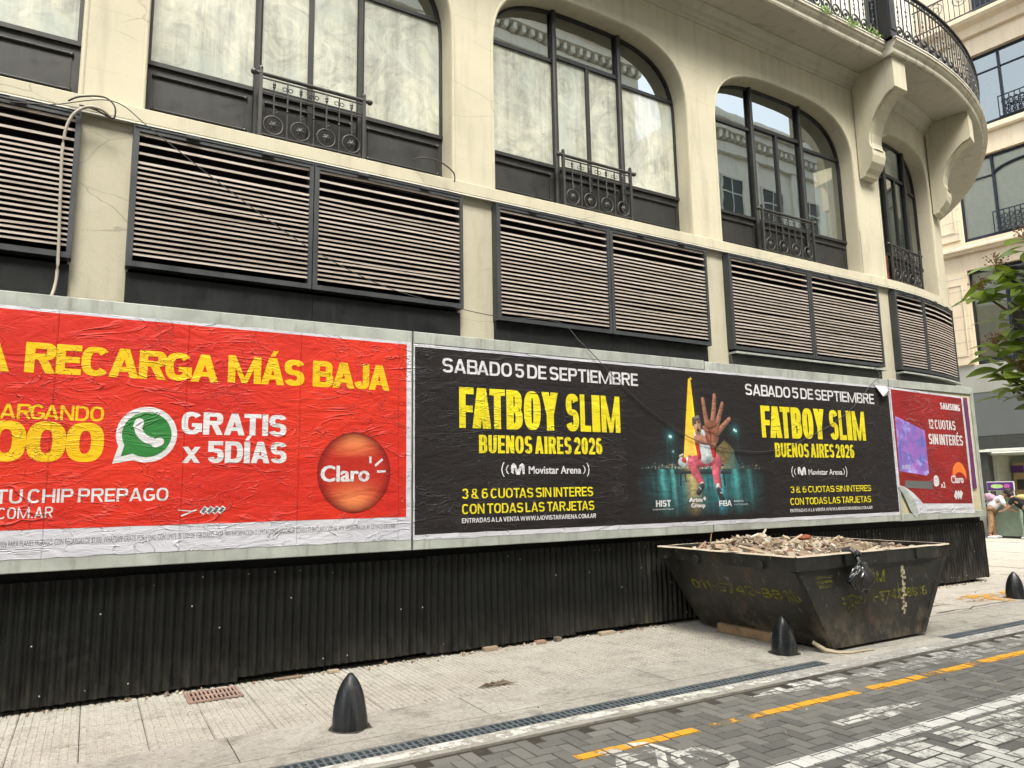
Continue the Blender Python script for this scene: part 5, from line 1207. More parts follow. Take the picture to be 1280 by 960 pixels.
def wavy(x0, y0, x1, y1, n_, out):
    """rim band with dents; out = outward normal"""
    i = len(m.v)
    for k in range(n_+1):
        t = k/n_; x, y = x0+(x1-x0)*t, y0+(y1-y0)*t; d = .03*noise.noise(Vector((x*3, y*3, 1))) if 0 < k < n_ else 0; zz = .006*noise.noise(Vector((x*4, y*4, 7)))
        for o_, z in ((0, .815), (0, RZ), (-.045, RZ), (-.045, .93), (-.012, .93), (-.012, .815)): m.v.append((x+out[0]*(o_+d), y+out[1]*(o_+d), z+(zz if z > .85 else 0)))
    for k in range(n_):
        for j in range(6): a = i+k*6+j; b = i+k*6+(j+1) % 6; m.f.append((a, a+6, b+6, b))
    m.f.append(tuple(i+q for q in range(6))); m.f.append(tuple(i+n_*6+q for q in range(6))[::-1])
wavy(rx0, ry0, rx1, ry0, 22, (0, -1)); wavy(rx1, ry1, rx0, ry1, 22, (0, 1)); wavy(rx0, ry1, rx0, ry0, 18, (-1, 0)); wavy(rx1, ry0, rx1, ry1, 18, (1, 0))
m.build('rim', M['skip'], sk)
m = MB(); R = random.Random(4)
for (x0, y0, x1, y1, ox, oy) in ((rx0, ry0, rx1, ry0, 0, 1), (rx0, ry1, rx1, ry1, 0, -1), (rx0, ry0, rx0, ry1, 1, 0), (rx1, ry0, rx1, ry1, -1, 0)):
    n_ = 26
    for k in range(n_):
        a, b = k/n_, (k+1)/n_; f = lambda t: (x0+(x1-x0)*t, y0+(y1-y0)*t); A, B = f(a), f(b); w1 = .036+.006*noise.noise(Vector((A[0]*5, A[1]*5, 0))); w2 = .036+.006*noise.noise(Vector((B[0]*5, B[1]*5, 0)))
        z1 = RZ+.0035+.006*noise.noise(Vector((A[0]*4, A[1]*4, 7))); z2 = RZ+.0035+.006*noise.noise(Vector((B[0]*4, B[1]*4, 7)))
        m.quad((A[0]-ox*.004, A[1]-oy*.004, z1), (B[0]-ox*.004, B[1]-oy*.004, z2), (B[0]+ox*w2, B[1]+oy*w2, z2), (A[0]+ox*w1, A[1]+oy*w1, z1))
        m.quad((A[0]-ox*.014, A[1]-oy*.014, z1-.012), (B[0]-ox*.014, B[1]-oy*.014, z2-.012), (B[0]-ox*.004, B[1]-oy*.004, z2), (A[0]-ox*.004, A[1]-oy*.004, z1))
m.build('dusty_rim_top', M['skiprim'], sk)
for y in (.35, -.55):
    m = MB(); z = .78; m.lathe([(.035, 0), (.035, .03), (.055, .032), (.055, .045), (.02, .05)], 12, (0, 0, 0)); o = m.build('lifting_pin', M['skip'], sk); o.rotation_euler = (0, -PI/2, 0); o.location = (rx0-.005, y, .84)
for x in (-.45, .75):
    m = MB(); m.box(x-.10, x+.10, ry0-.022, ry0-.004, .83, .935); m.build('patch_plate', M['skip'], sk)
m = MB(); 
for x in (hx(mz)-.03,): slab_quad(m, (bx1-.07, by0-.012, bz), (bx1-.005, by0-.012, bz), (hx(mz)-.01, ly(mz)-.012, mz), (hx(mz)-.075, ly(mz)-.012, mz), -.011)
slab_quad(m, (bx0+.005, by0-.010, bz), (bx0+.05, by0-.010, bz), (lx(mz)+.055, ly(mz)-.010, mz), (lx(mz)+.005, ly(mz)-.010, mz), -.009)
m.build('edge_rib', M['skip'], sk)
m = MB(); slab_quad(m, (bx0-.013, by0+.02, .10), (bx0-.013, by0+.07, .10), (lx(.8)-.013, ly(.8)+.07, .8), (lx(.8)-.013, ly(.8)+.02, .8), .01); m.build('edge_rib', M['skip'], sk)
# stencilled writing: local text planes on the two visible faces
def face_text(body, u0, u1, v0, v1, face, mat='skipyellow', bold=.03, fat=.0, custom=None):
    o = btext(body, u0, u1, v0, v1, 0, M[mat], sk, t=.27, h=.2, gap=.12, name='stencil') if custom is None else custom
    if face == 's':   # street face: x right, z up along the plate
        sl_ = (ly(mz)-ly(bz))/(mz-bz)
        for v in o.data.vertices: x, z = v.co.x, v.co.z; v.co = Vector((x, ly(z)-.004+v.co.y*.3, z))
    else:             # sloping end: u runs from the wall (+y) to the street (-y)
        for v in o.data.vertices: y, z = -v.co.x, v.co.z; v.co = Vector((lx(z)-.004+v.co.y*.3, y, z))
    return o
face_text('011-5742-8816', -.66, .84, .49, .60, 'e')
face_text('011-5742-8816', -.30, .86, .43, .53, 's', 'skipyellow', .02, .006)
face_text('ÓM', -.14, .13, .62, .745, 's')
for k, (a, b) in enumerate(((-.98, -.72), (-.96, -.72), (-.94, -.74))): face_text('VOLQUETES'[:9] if k == 1 else 'SERVICIO', a, b, .72-.045*k, .745-.045*k, 's', bold=.04)
face_text('VOLQUETES', .66, .9, .74, .765, 's', bold=.04); face_text('SERVICIO', .66, .9, .70, .725, 's', bold=.04)
m = MB()
for q in range(4):
    z0 = .50-.05*q; wq = .15-.018*q
    for k in range(8):
        a, b = -1+k/4, -1+(k+1)/4; za, zb = z0+.018*math.cos(a*PI*1.5), z0+.018*math.cos(b*PI*1.5); m.quad((-.44+wq*a, 0, za), (-.44+wq*b, 0, zb), (-.44+wq*b, 0, zb+.024), (-.44+wq*a, 0, za+.024))
face_text('', 0, 0, 0, 0, 's', custom=m.build('stencil_waves', M['skipyellow'], sk))
M['flake'] = m_paintmark('flaked paint', (.55, .52, .40), .44, .50, 14, (.40, .33, .2))
m = MB()
for k in range(22): x = .44+.035*noise.noise(Vector((k*.9, 0, 0)))+R.uniform(-.02, .02); z = .26+.5*k/22; w_ = R.uniform(.012, .05); m.quad((x-w_, 0, z), (x+w_*.8, 0, z+.004), (x+w_*.6, 0, z+.03), (x-w_*.9, 0, z+.026))
face_text('', 0, 0, 0, 0, 's', custom=m.build('paint_flake', M['flake'], sk))
# rubble heap
R = random.Random(21); m = MB(); cx, cy_ = 7.22, 5.86
def hh(x, y):
    e = min(1, min(x-(cx+rx0+.04), cx+rx1-.04-x, y-(cy_+ry0+.04), cy_+ry1-.04-y)/.35)
    return .855+.035*e+.145*math.exp(-((x-6.75)**2/.30+(y-6.15)**2/.28))*e+.07*math.exp(-((x-7.9)**2/.25+(y-5.9)**2/.3))*e+.05*noise.noise(Vector((x*3, y*3, 0)))
N = 40; b0 = len(m.v)
for i in range(N+1):
    for j in range(N+1):
        x = cx+rx0+.03+(rx1-rx0-.06)*i/N; y = cy_+ry0+.03+(ry1-ry0-.06)*j/N; m.v.append((x, y, hh(x, y)-.02+.015*R.random()))
for i in range(N):
    for j in range(N): a = b0+i*(N+1)+j; m.f.append((a, a+N+1, a+N+2, a+1))
for k in range(3400):
    x = R.uniform(cx+rx0+.05, cx+rx1-.05); y = R.uniform(cy_+ry0+.05, cy_+ry1-.05); r = R.choice((.006, .008, .011, .014, .018, .026)); m.rock((x, y, hh(x, y)+r*.35), r, R)
for k in range(420):
    x = R.uniform(cx+rx0+.1, cx+rx1-.1); y = R.uniform(cy_+ry0+.1, cy_+ry1-.1); a = R.uniform(0, 6.3); l = R.uniform(.02, .085); t = R.uniform(-.3, .5); c, s = math.cos(a)*l, math.sin(a)*l; z = hh(x, y)+.012
    m.tube([(x-c, y-s, z-t*l*.5), (x+c, y+s, z+t*l)], R.uniform(.002, .006), 4)
for k in range(75):
    x = R.uniform(cx+rx0+.12, cx+rx1-.12); y = R.uniform(cy_+ry0+.12, cy_+ry1-.12); r = R.uniform(.03, .062); m.rock((x, y, hh(x, y)+r*.2), r, R)
for k in range(26):
    x = R.uniform(cx+rx0+.2, cx+rx1-.3); y = R.uniform(cy_+ry0+.2, cy_+ry1-.2); a = R.uniform(0, 6.3); l = R.uniform(.10, .22); c, s = math.cos(a)*l, math.sin(a)*l; z = hh(x, y)+.02
    m.tube([(x-c, y-s, z-.02), (x+c, y+s, z+R.uniform(0, .07))], R.uniform(.010, .02), 4)
o = m.build('rubble_heap', M['rubble']); o['kind'] = 'stuff'; tag(o, 'heap of broken plaster, wood chips and rubble filling the black skip', 'rubble')
m = MB(); m.tube([(6.28, 6.35, .96), (6.36, 6.40, 1.10)], .006, 5); tag(m.build('stick', M['wood']), 'thin stick poking up from the rubble at the left of the skip', 'stick')
m = MB(); m.tube([(6.95, 6.2, 1.02), (7.14, 6.28, 1.12)], [.018, .014], 4); tag(m.build('stick', M['wood2']), 'pale wooden batten lying on top of the rubble peak', 'batten')
m = MB(); m.blob((7.72, 6.2, 1.0), .10, 5, 2, .5, (1.3, .8, .35)); tag(m.build('rag', M['signpink'] if False else M['rustred']), 'crumpled reddish scrap on the rubble in the middle of the skip', 'scrap')
# black bag on the rim
m = MB(); b_ = bmesh.new(); bmesh.ops.create_icosphere(b_, subdivisions=4, radius=1); i = len(m.v)
for v in b_.verts:
    c = v.co; ridge = abs(math.sin(3.5*math.atan2(c.x, c.y)+2.2*c.z+2*noise.noise(c*1.5))); k = 1+.22*noise.noise(c*2.1)+.14*noise.noise(c*5)-.16*ridge
    up_ = max(0, c.z); sx = .185*(1-.72*up_**1.5); m.v.append((6.78+c.x*k*sx+.02*math.sin(c.z*4), 4.785+c.y*k*.07*(1-.5*up_),   .73+c.z*.165*k-(.03 if c.z < 0 and c.x > .2 else 0)))
for f in b_.faces: m.f.append(tuple(i+v.index for v in f.verts))
b_.free(); bagt = m.build('plastic_bag', M['bag'], smooth=True); tag(bagt, 'crumpled black plastic bag tied to the street side rim of the skip', 'bag')
m = MB(); m.tube([(6.78, 4.80, .86), (6.785, 4.835, .93), (6.78, 4.88, .972), (6.77, 4.95, .95)], [.03, .022, .035, .05], 7); o = m.build('tied_neck', M['bag'], bagt)
m = MB(); m.blob((6.79, 4.82, .935), .05, 4, 2, .6, (1, .6, .8)); m.build('knot', M['bag'], bagt)
# timbers and strap under the skip
m = MB(); m.box(6.32, 6.46, 5.55, 6.35, .006, .10); tag(m.build('timber', M['wood']), 'brown timber beam under the wall side of the skip end', 'timber')
m = MB(); m.box(6.28, 6.42, 5.36, 5.54, .006, .12); tag(m.build('timber', M['wood2']), 'pale timber block under the skip end just behind the bollard', 'timber')
m = MB(); m.tube([(6.30, 5.05, .10), (6.36, 4.95, .03), (6.42, 4.86, .018), (6.55, 4.80, .014), (6.72, 4.79, .014), (6.85, 4.76, .013)], [.02, .024, .02, .012, .01, .006], 6); tag(m.build('strap', M['wood2']), 'frayed straw coloured strap trailing on the ground at the near corner of the skip', 'strap')

# ================================================================== BOLLARDS
def bollard_mesh(sd):
    m = MB(); H_ = .365; n = 28; rows = 16; i = 0
    for k in range(rows+1):
        t = k/rows; r = .124*(1-t**2.3)**.66 if t < 1 else 0; r = max(r, .012)
        for j in range(n):
            a = 2*PI*j/n; fl = 1-.075*(1-abs(math.cos(2.5*a)))*min(1, t*2.5)*(1 if t > .2 else .2); q = r*fl*(1+.015*noise.noise(Vector((math.cos(a)*2, math.sin(a)*2, t*4+sd)))); m.v.append((q*math.cos(a), q*math.sin(a), H_*t))
    for k in range(rows):
        for j in range(n): a = k*n+j; b = k*n+(j+1) % n; m.f.append((a, b, b+n, a+n))
    m.f.append(tuple(rows*n+j for j in range(n)))
    return m.mesh('bollard', M['bollard'], True)
for k, (x, y, rz, lab) in enumerate(((1.685, 5.29, .3, 'small black bullet shaped bollard alone on the kerb in front of the red billboard'), (6.03, 5.17, 1.2, 'black bullet shaped bollard standing against the end of the skip'), (11.52, 5.72, 2.0, 'black bullet shaped bollard on the yellow patch at the right edge'))):
    o = link('bollard', bollard_mesh(k), None, (x, y, .005), rz); tag(o, lab, 'bollard', 'black bollards along the kerb')
    m = MB(); c = []
    for j in range(20): a = 2*PI*j/20; q = .150+.03*noise.noise(Vector((math.cos(a)*2, math.sin(a)*2, k))); c.append((q*math.cos(a), q*math.sin(a), .0025))
    m.quad(*c); m.build('mortar', M['earth'], o)
# litter
R = random.Random(8); m = MB()
for k in range(9):
    a = R.uniform(-.5, .6); x, y = 3.07+R.uniform(-.09, .09), 5.70+R.uniform(-.03, .03); l = R.uniform(.05, .10); c, s = math.cos(a)*l, math.sin(a)*l
    m.tube([(x-c, y-s, .010), (x, y, .018+.02*R.random()), (x+c, y+s, .012)], [.002, .010, .002], 4)
tag(m.build('dry_leaf', M['bark']), 'small clump of dry brown leaves lying on the tiled sidewalk near the kerb', 'leaves')
m = MB()
for k in range(420):
    x = R.uniform(-.6, 13.2); y = 6.93+abs(R.gauss(0, .06)) if R.random() < .6 else 6.98-abs(R.gauss(0, .07)); r = R.choice((.003, .004, .006, .009, .014)); m.rock((x, y, .006+r*.3), r, R)
for x, l, h in ((3.62, .16, .035), (4.25, .12, .03), (4.5, .07, .04), (5.1, .2, .03), (1.52, .25, .012), (2.0, .1, .02)): m.box(x, x+l, 6.93, 6.99, .004, .004+h)
o = m.build('grit', M['rubble']); o['kind'] = 'stuff'; tag(o, 'grit and broken bits lying in the gap under the corrugated fence', 'debris')
m = MB()
for k in range(260):
    x = R.uniform(0, 12); y = R.uniform(2.6, 6.8); r = R.choice((.002, .003, .004, .006)); m.rock((x, y, .006), r, R)
o = m.build('street_grit', M['rubble']); o['kind'] = 'stuff'; tag(o, 'tiny pale specks of litter scattered over road and sidewalk', 'debris')

# ================================================================== BUILDING ACROSS THE SIDE STREET
fb = thing('side_street_building', 'cream stone building across the side street with dark blue window bays over a grey shopfront', 'building', (24.2, 12.4, 0), math.radians(-81))
def bb(nm, mt, *a, parent=None, bev=0):
    m = MB(); (m.cbox(*a, bev) if bev else m.box(*a)); return m.build(nm, M[mt], parent or fb)
PER = 4.75
bb('wall', 'bgrey', -9, 12, 0, .5, 4.55, 5.36); bb('wall', 'bstone', -9, 12, 0.02, .5, 8.46, 9.0); bb('wall', 'bstone', -9, 12, .02, .5, 12.12, 12.8)
bb('wall', 'bstone', -9, 12, .02, .5, 15.56, 16.4); bb('wall', 'bstone', -9, 12, .25, .6, 16.8, 21)
m = MB()
for z0, pr in ((9.0, [(0.1, 0), (-.10, 0), (-.14, .06), (-.22, .10), (-.22, .17), (-.14, .21), (-.14, .34), (.1, .34)]), (12.8, [(.1, 0), (-.08, 0), (-.12, .05), (-.12, .12), (-.05, .16), (-.05, .24), (.1, .24)]), (16.4, [(.1, -.2), (-.12, -.2), (-.22, .05), (-.42, .14), (-.5, .22), (-.5, .34), (.1, .38)])):
    i = len(m.v)
    for t in (-9, 12):
        for y, z in pr: m.v.append((t, y, z0+z))
    n_ = len(pr)
    for j in range(n_): a, b = i+j, i+(j+1) % n_; m.f.append((a, a+n_, b+n_, b))
    m.f += [tuple(i+q for q in range(n_)), tuple(i+n_+q for q in range(n_))[::-1]]
m.build('cornice', M['bstone'], fb)
def fwin(t0, t1, z0, z1, arch_=False, blindcols=(), gm_='glass2'):
    f = MB(); f.box(t0, t1, .17, .24, z0, z0+.17); f.box(t0, t1, .17, .24, z1-.06, z1); f.box(t0, t0+.06, .17, .24, z0, z1); f.box(t1-.06, t1, .17, .24, z0, z1)
    c1, c2 = t0+(t1-t0)*.25, t0+(t1-t0)*.75
    for c in (c1, c2): f.box(c-.035, c+.035, .16, .24, z0, z1)
    zt = z1-(z1-z0)*.24
    for a, b in ((t0, c1), (c2, t1)): f.box(a, b, .18, .23, zt-.02, zt+.02)
    if arch_:
        cc, hw = (c1+c2)/2, (c2-c1)/2
        for k in range(14):
            a0, a1 = PI*k/14, PI*(k+1)/14; p0 = (cc+hw*math.cos(a0), zt-.02+.30*math.sin(a0)); p1 = (cc+hw*math.cos(a1), zt-.02+.30*math.sin(a1)); f.tube([(p0[0], .19, p0[1]), (p1[0], .19, p1[1])], .045, 4)
    else: f.box(c1, c2, .18, .23, zt-.02, zt+.02)
    f.box((c1+c2)/2-.03, (c1+c2)/2+.03, .18, .23, z0, zt)
    w_ = f.build('window', M['blue'], fb)
    for k, (a, b) in enumerate(((t0, c1), (c1, c2), (c2, t1))):
        g = MB(); g.quad((a, .215, z0+.15), (b, .215, z0+.15), (b, .215, z1), (a, .215, z1)); g.build('pane', M[gm_], w_)
        if k in blindcols: g = MB(); g.box(a+.03, b-.03, .26, .27, z0, z1); g.build('blind', M['blind'], w_)
    g = MB(); g.box(t0, t1, .6, .62, z0-.1, z1+.1); g.build('dark_room', M['shopdark'], w_)
    if z0 > 9:
        r = MB(); r.box(c1-.1, c2+.1, .0, .03, z0+.78, z0+.81); r.box(c1-.1, c2+.1, .0, .03, z0+.1, z0+.13); k = c1-.1
        while k < c2+.1: r.box(k, k+.026, .002, .028, z0+.1, z0+.8); k += .15
        k = c1
        while k < c2: r.torus((k+.07, .015, z0+.58), .075, .014, 10, 4); r.torus((k+.07, .015, z0+.40), .06, .013, 10, 4); r.torus((k+.07, .015, z0+.23), .07, .014, 10, 4); k += .16
        r.build('window_railing', M['blue'], w_)
for k in range(-2, 3):
    a = .03+PER*k
    for z0, z1, A_, bl in ((5.38, 8.44, False, (0, 2)), (9.36, 12.1, True, (0, 1, 2)), ):
        fwin(a, a+4.0, z0, z1, A_, bl)
    fwin(a+.72, a+3.9, 13.06, 15.54, False, (0,), 'glass3')
    bb('wall', 'bstone', a+4.0, a+PER, .0, .5, 5.36, 8.455); bb('wall', 'bstone', a+4.0, a+PER, .0, .5, 9.345, 12.118); bb('wall', 'bstone', a+3.9, a+PER+.72, .0, .5, 13.045, 15.558)
    for z0, z1 in ((5.5, 8.2), (9.6, 11.9)):
        bb('pilaster', 'bstone', a+4.06, a+PER-.06, -.055, -.0, z0-.1, z1+.15)
        f = MB()
        for q in ((a+4.16, a+4.19, z0+.2, z1-.2), (a+4.56, a+4.59, z0+.2, z1-.2), (a+4.16, a+4.59, z1-.2, z1-.17), (a+4.16, a+4.59, z0+.17, z0+.2)): f.box(q[0], q[1], -.075, -.055, q[2], q[3])
        f.build('pilaster_moulding', M['bstone'], fb)
    # stone courses
    for z0, z1 in ((9.4, 12.1), (5.4, 8.4), (13.1, 15.5)):
        f = MB(); z = z0+.3
        while z < z1: f.box(a+4.005, a+PER-.005, -.058, -.0555, z, z+.012); z += .42
        f.build('stone_joint', M['bgrey'], fb)
# balcony rail and door on the top level
r = MB(); r.box(-2, 12, -.42, -.38, 17.70, 17.74); r.box(-2, 12, -.42, -.38, 16.84, 16.87); k = -1.9
while k < 5: r.box(k, k+.018, -.41, -.39, 16.85, 17.7); k += .15
for k in range(7): r.torus((.1+k*.75, -.40, 17.45), .22, .014, 16, 4); r.torus((.1+k*.75, -.40, 17.45), .10, .012, 12, 4)
r.build('balcony_railing', M['louvframe'], fb)
bb('upper_door', 'blue', 1.0, 3.4, .20, .26, 16.85, 19.5); bb('upper_door', 'blue', 5.6, 8.0, .20, .26, 16.85, 19.5)
# shopfront
bb('fascia', 'shopgrey', -.18, 12, -.02, .3, 3.10, 4.47); bb('fascia_frame', 'bgrey', -9, 12, -.03, .3, 4.475, 4.56); bb('shop_pillar', 'bgrey', -.9, -.19, -.01, .5, 0, 4.47); bb('wall', 'bgrey', -9, -.9, 0, .5, 0, 4.47)
bb('dark_band', 'shopdark', -.18, 12, -.06, .3, 2.70, 3.08); bb('awning_bar', 'signwhite', -.18, 12, -.10, .25, 2.60, 2.67); bb('shop_ceiling', 'shopwall', -.18, 12, .25, 3.2, 2.5, 2.56)
bb('shop_column', 'shopdark', -.18, .02, -.0, .4, 0, 2.6); bb('shop_wall', 'shopwall', -.15, 12, 3.1, 3.2, 0, 2.5); bb('shop_wall', 'shopwall', .02, .14, .4, 3.1, 0, 2.5); bb('shop_floor', 'slab', -.15, 12, -.0, 3.1, 0.0, .02)
bb('display_panel', 'ochre', .25, 1.7, 1.4, 1.46, 1.15, 2.25); bb('display_panel', 'shopdark', .32, .62, 1.38, 1.40, 1.42, 1.74); bb('display_panel', 'violet', .2, .55, 1.36, 1.39, 1.95, 2.18); bb('display_panel', 'shopgrey', .8, 1.4, 1.36, 1.39, 1.62, 1.95)
ks = thing('kiosk', 'green glass street kiosk counter with a violet sign in front of the grey shopfront', 'kiosk', fb.matrix_basis @ Vector((.42, -.35, 0)), math.radians(-81))
def kb(nm, mt, *a): m = MB(); m.cbox(*a, .006); return m.build(nm, M[mt], ks)
kb('counter', 'counter', -.30, .42, -.10, .42, .06, .98); kb('plinth', 'shopdark', -.30, .42, -.08, .40, 0, .06); kb('top', 'signwhite', -.33, .45, -.13, .45, .98, 1.01)
kb('sign', 'violet', -.34, .34, -.12, -.08, 1.42, 1.66); kb('sign_frame', 'signwhite', -.36, .36, -.078, -.05, 1.40, 1.68)
for k in range(2): kb('post', 'signwhite', (-.34, .30)[k], (-.30, .34)[k], -.07, -.03, 1.01, 1.42)
kb('shelf', 'shopdark', -.28, .28, -.05, .3, 1.22, 1.24)
for k in range(8): kb('goods', ('signgreen', 'signpink', 'ochre', 'violet', 'signwhite')[k % 5], -.27+.07*k, -.215+.07*k, .0, .1, 1.01, 1.10+.03*(k % 3))
m = MB(); pz = smoothpoly([(-.24, 1.48), (.08, 1.48), (.08, 1.60), (-.24, 1.60)]); m.quad(*[(a, -.124, b) for a, b in pz]); m.build('sign_panel', M['signgreen'], ks)
m = MB(); pz = smoothpoly([(.10, 1.48), (.26, 1.48), (.26, 1.60), (.10, 1.60)]); m.quad(*[(a, -.124, b) for a, b in pz]); m.build('sign_panel', M['signpink'], ks)

# ================================================================== PEOPLE
def skin(name, pts, edges, mat, parent, sub=2, root=0):
    me = bpy.data.meshes.new(name); me.from_pydata([p[:3] for p in pts], edges, []); o = bpy.data.objects.new(name, me); COL.objects.link(o)
    o.modifiers.new('s', 'SKIN'); ss = o.modifiers.new('b', 'SUBSURF'); ss.levels = sub; ss.render_levels = sub
    for i, p in enumerate(pts):
        r = p[3]; me.skin_vertices[0].data[i].radius = (r, r) if not isinstance(r, tuple) else r
        me.skin_vertices[0].data[i].use_root = (i == root)
    bpy.context.view_layer.update(); n_ = bpy.data.meshes.new_from_object(o.evaluated_get(bpy.context.evaluated_depsgraph_get()))
    bpy.data.objects.remove(o); n_.materials.clear(); n_.materials.append(M[mat]); n_.polygons.foreach_set('use_smooth', [True]*len(n_.polygons)); return link(name, n_, parent)
def person(loc, rz, top, trou, label, lean, hairlen):
    """bending over a counter, facing local +x"""
    t = thing('person', label, 'person', loc, rz)
    hip = Vector((0, 0, .90)); ch = hip+Vector((math.sin(lean)*.42, 0, math.cos(lean)*.42)); nk = ch+Vector((math.sin(lean)*.12, 0, math.cos(lean)*.10)); hd = nk+Vector((.11, 0, .10))
    L = [(*hip, .13), (*(hip.lerp(ch, .5)), .12), (*ch, .125), (*nk, .055), (*hd, .085), (hd.x+.03, 0, hd.z+.075, .075)]
    E_ = [(0, 1), (1, 2), (2, 3), (3, 4), (4, 5)]
    joints = {}
    for s in (-1, 1):
        b = len(L); st = .10 if s > 0 else -.08
        L += [(.0, .085*s, .84, .09), (.03+st*.3, .10*s, .48, .062), (st*.6-.02, .11*s, .09, .042), (st*.6+.10, .12*s, .035, .032)]; E_ += [(0, b), (b, b+1), (b+1, b+2), (b+2, b+3)]
        b = len(L); a = ch+Vector((.01, .17*s, -.01)); el = a+Vector((.10, .04*s, -.24)); wr = el+Vector((.20, -.04*s, -.10))
        L += [(*a, .052), (*el, .040), (*wr, .028), (wr.x+.07, wr.y, wr.z-.015, .026)]; E_ += [(2, b), (b, b+1), (b+1, b+2), (b+2, b+3)]
        for q in range(4): L += [(wr.x+.135-.006*q, wr.y+(-.026+.018*q), wr.z-.035, .009)]; E_ += [(b+3, len(L)-1)]
        L += [(wr.x+.085, wr.y-.045*s, wr.z-.01, .010)]; E_ += [(b+3, len(L)-1)]; joints[s] = (a, el)
    skin('body', L, E_, 'skin', t)
    sh = [(hip.x-.01, 0, hip.z-.05, .168), (*(hip.lerp(ch, .5)), .165), (*ch, .150), (*(ch.lerp(nk, .6)), .085)]; es_ = [(0, 1), (1, 2), (2, 3)]
    for s in (-1, 1):
        a, el = joints[s]; b = len(sh); sh += [(*a, .070), (*a.lerp(el, .72), .060)]; es_ += [(2, b), (b, b+1)]
    skin('shirt', sh, es_, top, t)
    tr = [(0, 0, .90, .158)]; et = []
    for s in (-1, 1):
        st = .10 if s > 0 else -.08; b = len(tr); tr += [(.0, .085*s, .80, .105), (.03+st*.3, .10*s, .48, .080), (st*.6-.02, .11*s, .12, .062)]; et += [(0, b), (b, b+1), (b+1, b+2)]
        m = MB(); m.blob((st*.6+.05, .11*s, .045), .09, 1, 2, .05, (1.55, .55, .5)); m.build('shoe', M['shoe'], t, True)
    skin('trousers', tr, et, trou, t)
    m = MB(); m.blob((hd.x-.005, 0, hd.z+.055), .108, 2, 2, .12, (1, .95, .95)); m.blob((hd.x-.07, 0, hd.z-.03), hairlen, 3, 2, .1); m.build('hair', M['hair'], t, True)
    m = MB(); m.blob((hd.x+.118, 0, hd.z+.03), .018, 1, 1, 0); m.build('nose', M['skin'], t, True)
    for s in (-1, 1): m = MB(); m.blob((hd.x+.10, .032*s, hd.z+.055), .011, 1, 1, 0); m.build('eye', M['dark'], t)
    return t, hip, ch
W = fb.matrix_basis
p1, hip, ch = person(W @ Vector((.14, -.66, 0)), math.radians(-81)+.25, 'tee', 'camo', 'person in a white tee and patterned brown trousers bending over the kiosk counter', .85, .05)
bp = thing('backpack', 'mauve backpack worn by the bending person in the white tee', 'backpack', p1.matrix_basis @ (hip.lerp(ch, .55)+Vector((-.10, 0, .13))), p1.rotation_euler.z)
m = MB(); m.blob((0, 0, 0), .19, 3, 3, .12, (1.15, .85, .68)); o = m.build('pouch', M['bagpink'], bp, True); o.rotation_euler = (0, .5, 0)
m = MB(); m.blob((-.05, 0, .09), .10, 5, 2, .12, (1.1, 1.0, .6)); m.build('pocket', M['tee'], bp, True)
m = MB(); m.tube([(-.1, .05, -.1), (-.2, .08, -.2), (-.10, .08, -.35), (-.02, .05, -.42)], .018, 5); m.build('strap', M['tee'], bp)
p2, hip, ch = person(W @ Vector((1.16, -.70, 0)), math.radians(-81)+PI-.2, 'dark', 'dark', 'person in black clothes leaning over the kiosk from the right edge', .9, .10)
o = thing('shoulder_bag', 'straw coloured bag slung over the person in black', 'bag', p2.matrix_basis @ (hip.lerp(ch, .6)+Vector((-.06, 0, .15))), p2.rotation_euler.z)
m = MB(); m.blob((0, 0, 0), .16, 6, 2, .15, (1.3, .9, .55)); m.build('pouch', M['yellowbag'], o, True)

# ================================================================== STREET TREE AT THE RIGHT
R = random.Random(12); TX, TY = 3.25, .95
tr = thing('street_tree', 'young broad leaved street tree reaching in from the right edge with tan seed heads', 'tree', (TX, TY, 0))
def lc(p): return (p[0]-TX, p[1]-TY, p[2])
m = MB(); m.tube([(0, 0, 0), (.01, .01, .8), (-.01, 0, 1.5), (0, .02, 2.3), (.02, 0, 3.0)], [.045, .038, .032, .022, .012], 9); m.build('trunk', M['bark'], tr, True)
# near clusters: tip positions found on the branch ends
tips = [(2.712, 1.285, 2.36), (2.745, 1.20, 2.44), (2.680, 1.325, 2.28), (2.690, 1.310, 2.08), (2.72, 1.26, 2.16), (2.715, 1.25, 1.985), (2.77, 1.17, 2.28), (2.80, 1.13, 2.10), (2.79, 1.15, 1.96), (2.76, 1.19, 2.02), (2.82, 1.10, 2.33), (2.79, 1.16, 2.20), (2.70, 1.305, 2.00), (2.735, 1.24, 1.93), (2.74, 1.235, 2.06), (2.715, 1.28, 1.94), (2.76, 1.2, 1.90), (2.76, 1.21, 2.31), (2.725, 1.26, 2.24), (2.75, 1.22, 2.13)]
far = []
for k in range(34): a = R.uniform(0, 6.3); r = R.uniform(.15, .62); p = (TX+r*math.cos(a), TY+r*math.sin(a)*.9, R.uniform(1.9, 3.3)); c_ = vd @ Vector((p[0], p[1], p[2]-1.62)); far.append(p) if 640+910*c_.x/-c_.z > 1330 else None
bm_ = MB()
for p in tips+far:
    q = lc(p); z0 = max(1.3, q[2]-.45*math.hypot(q[0], q[1])-.15); bm_.tube([(0, 0, z0), (q[0]*.4, q[1]*.4, z0+(q[2]-z0)*.35+.02), (q[0]*.8, q[1]*.8, z0+(q[2]-z0)*.75), q], [.014, .010, .006, .0035], 5)
bm_.build('branch', M['bark'], tr, True)
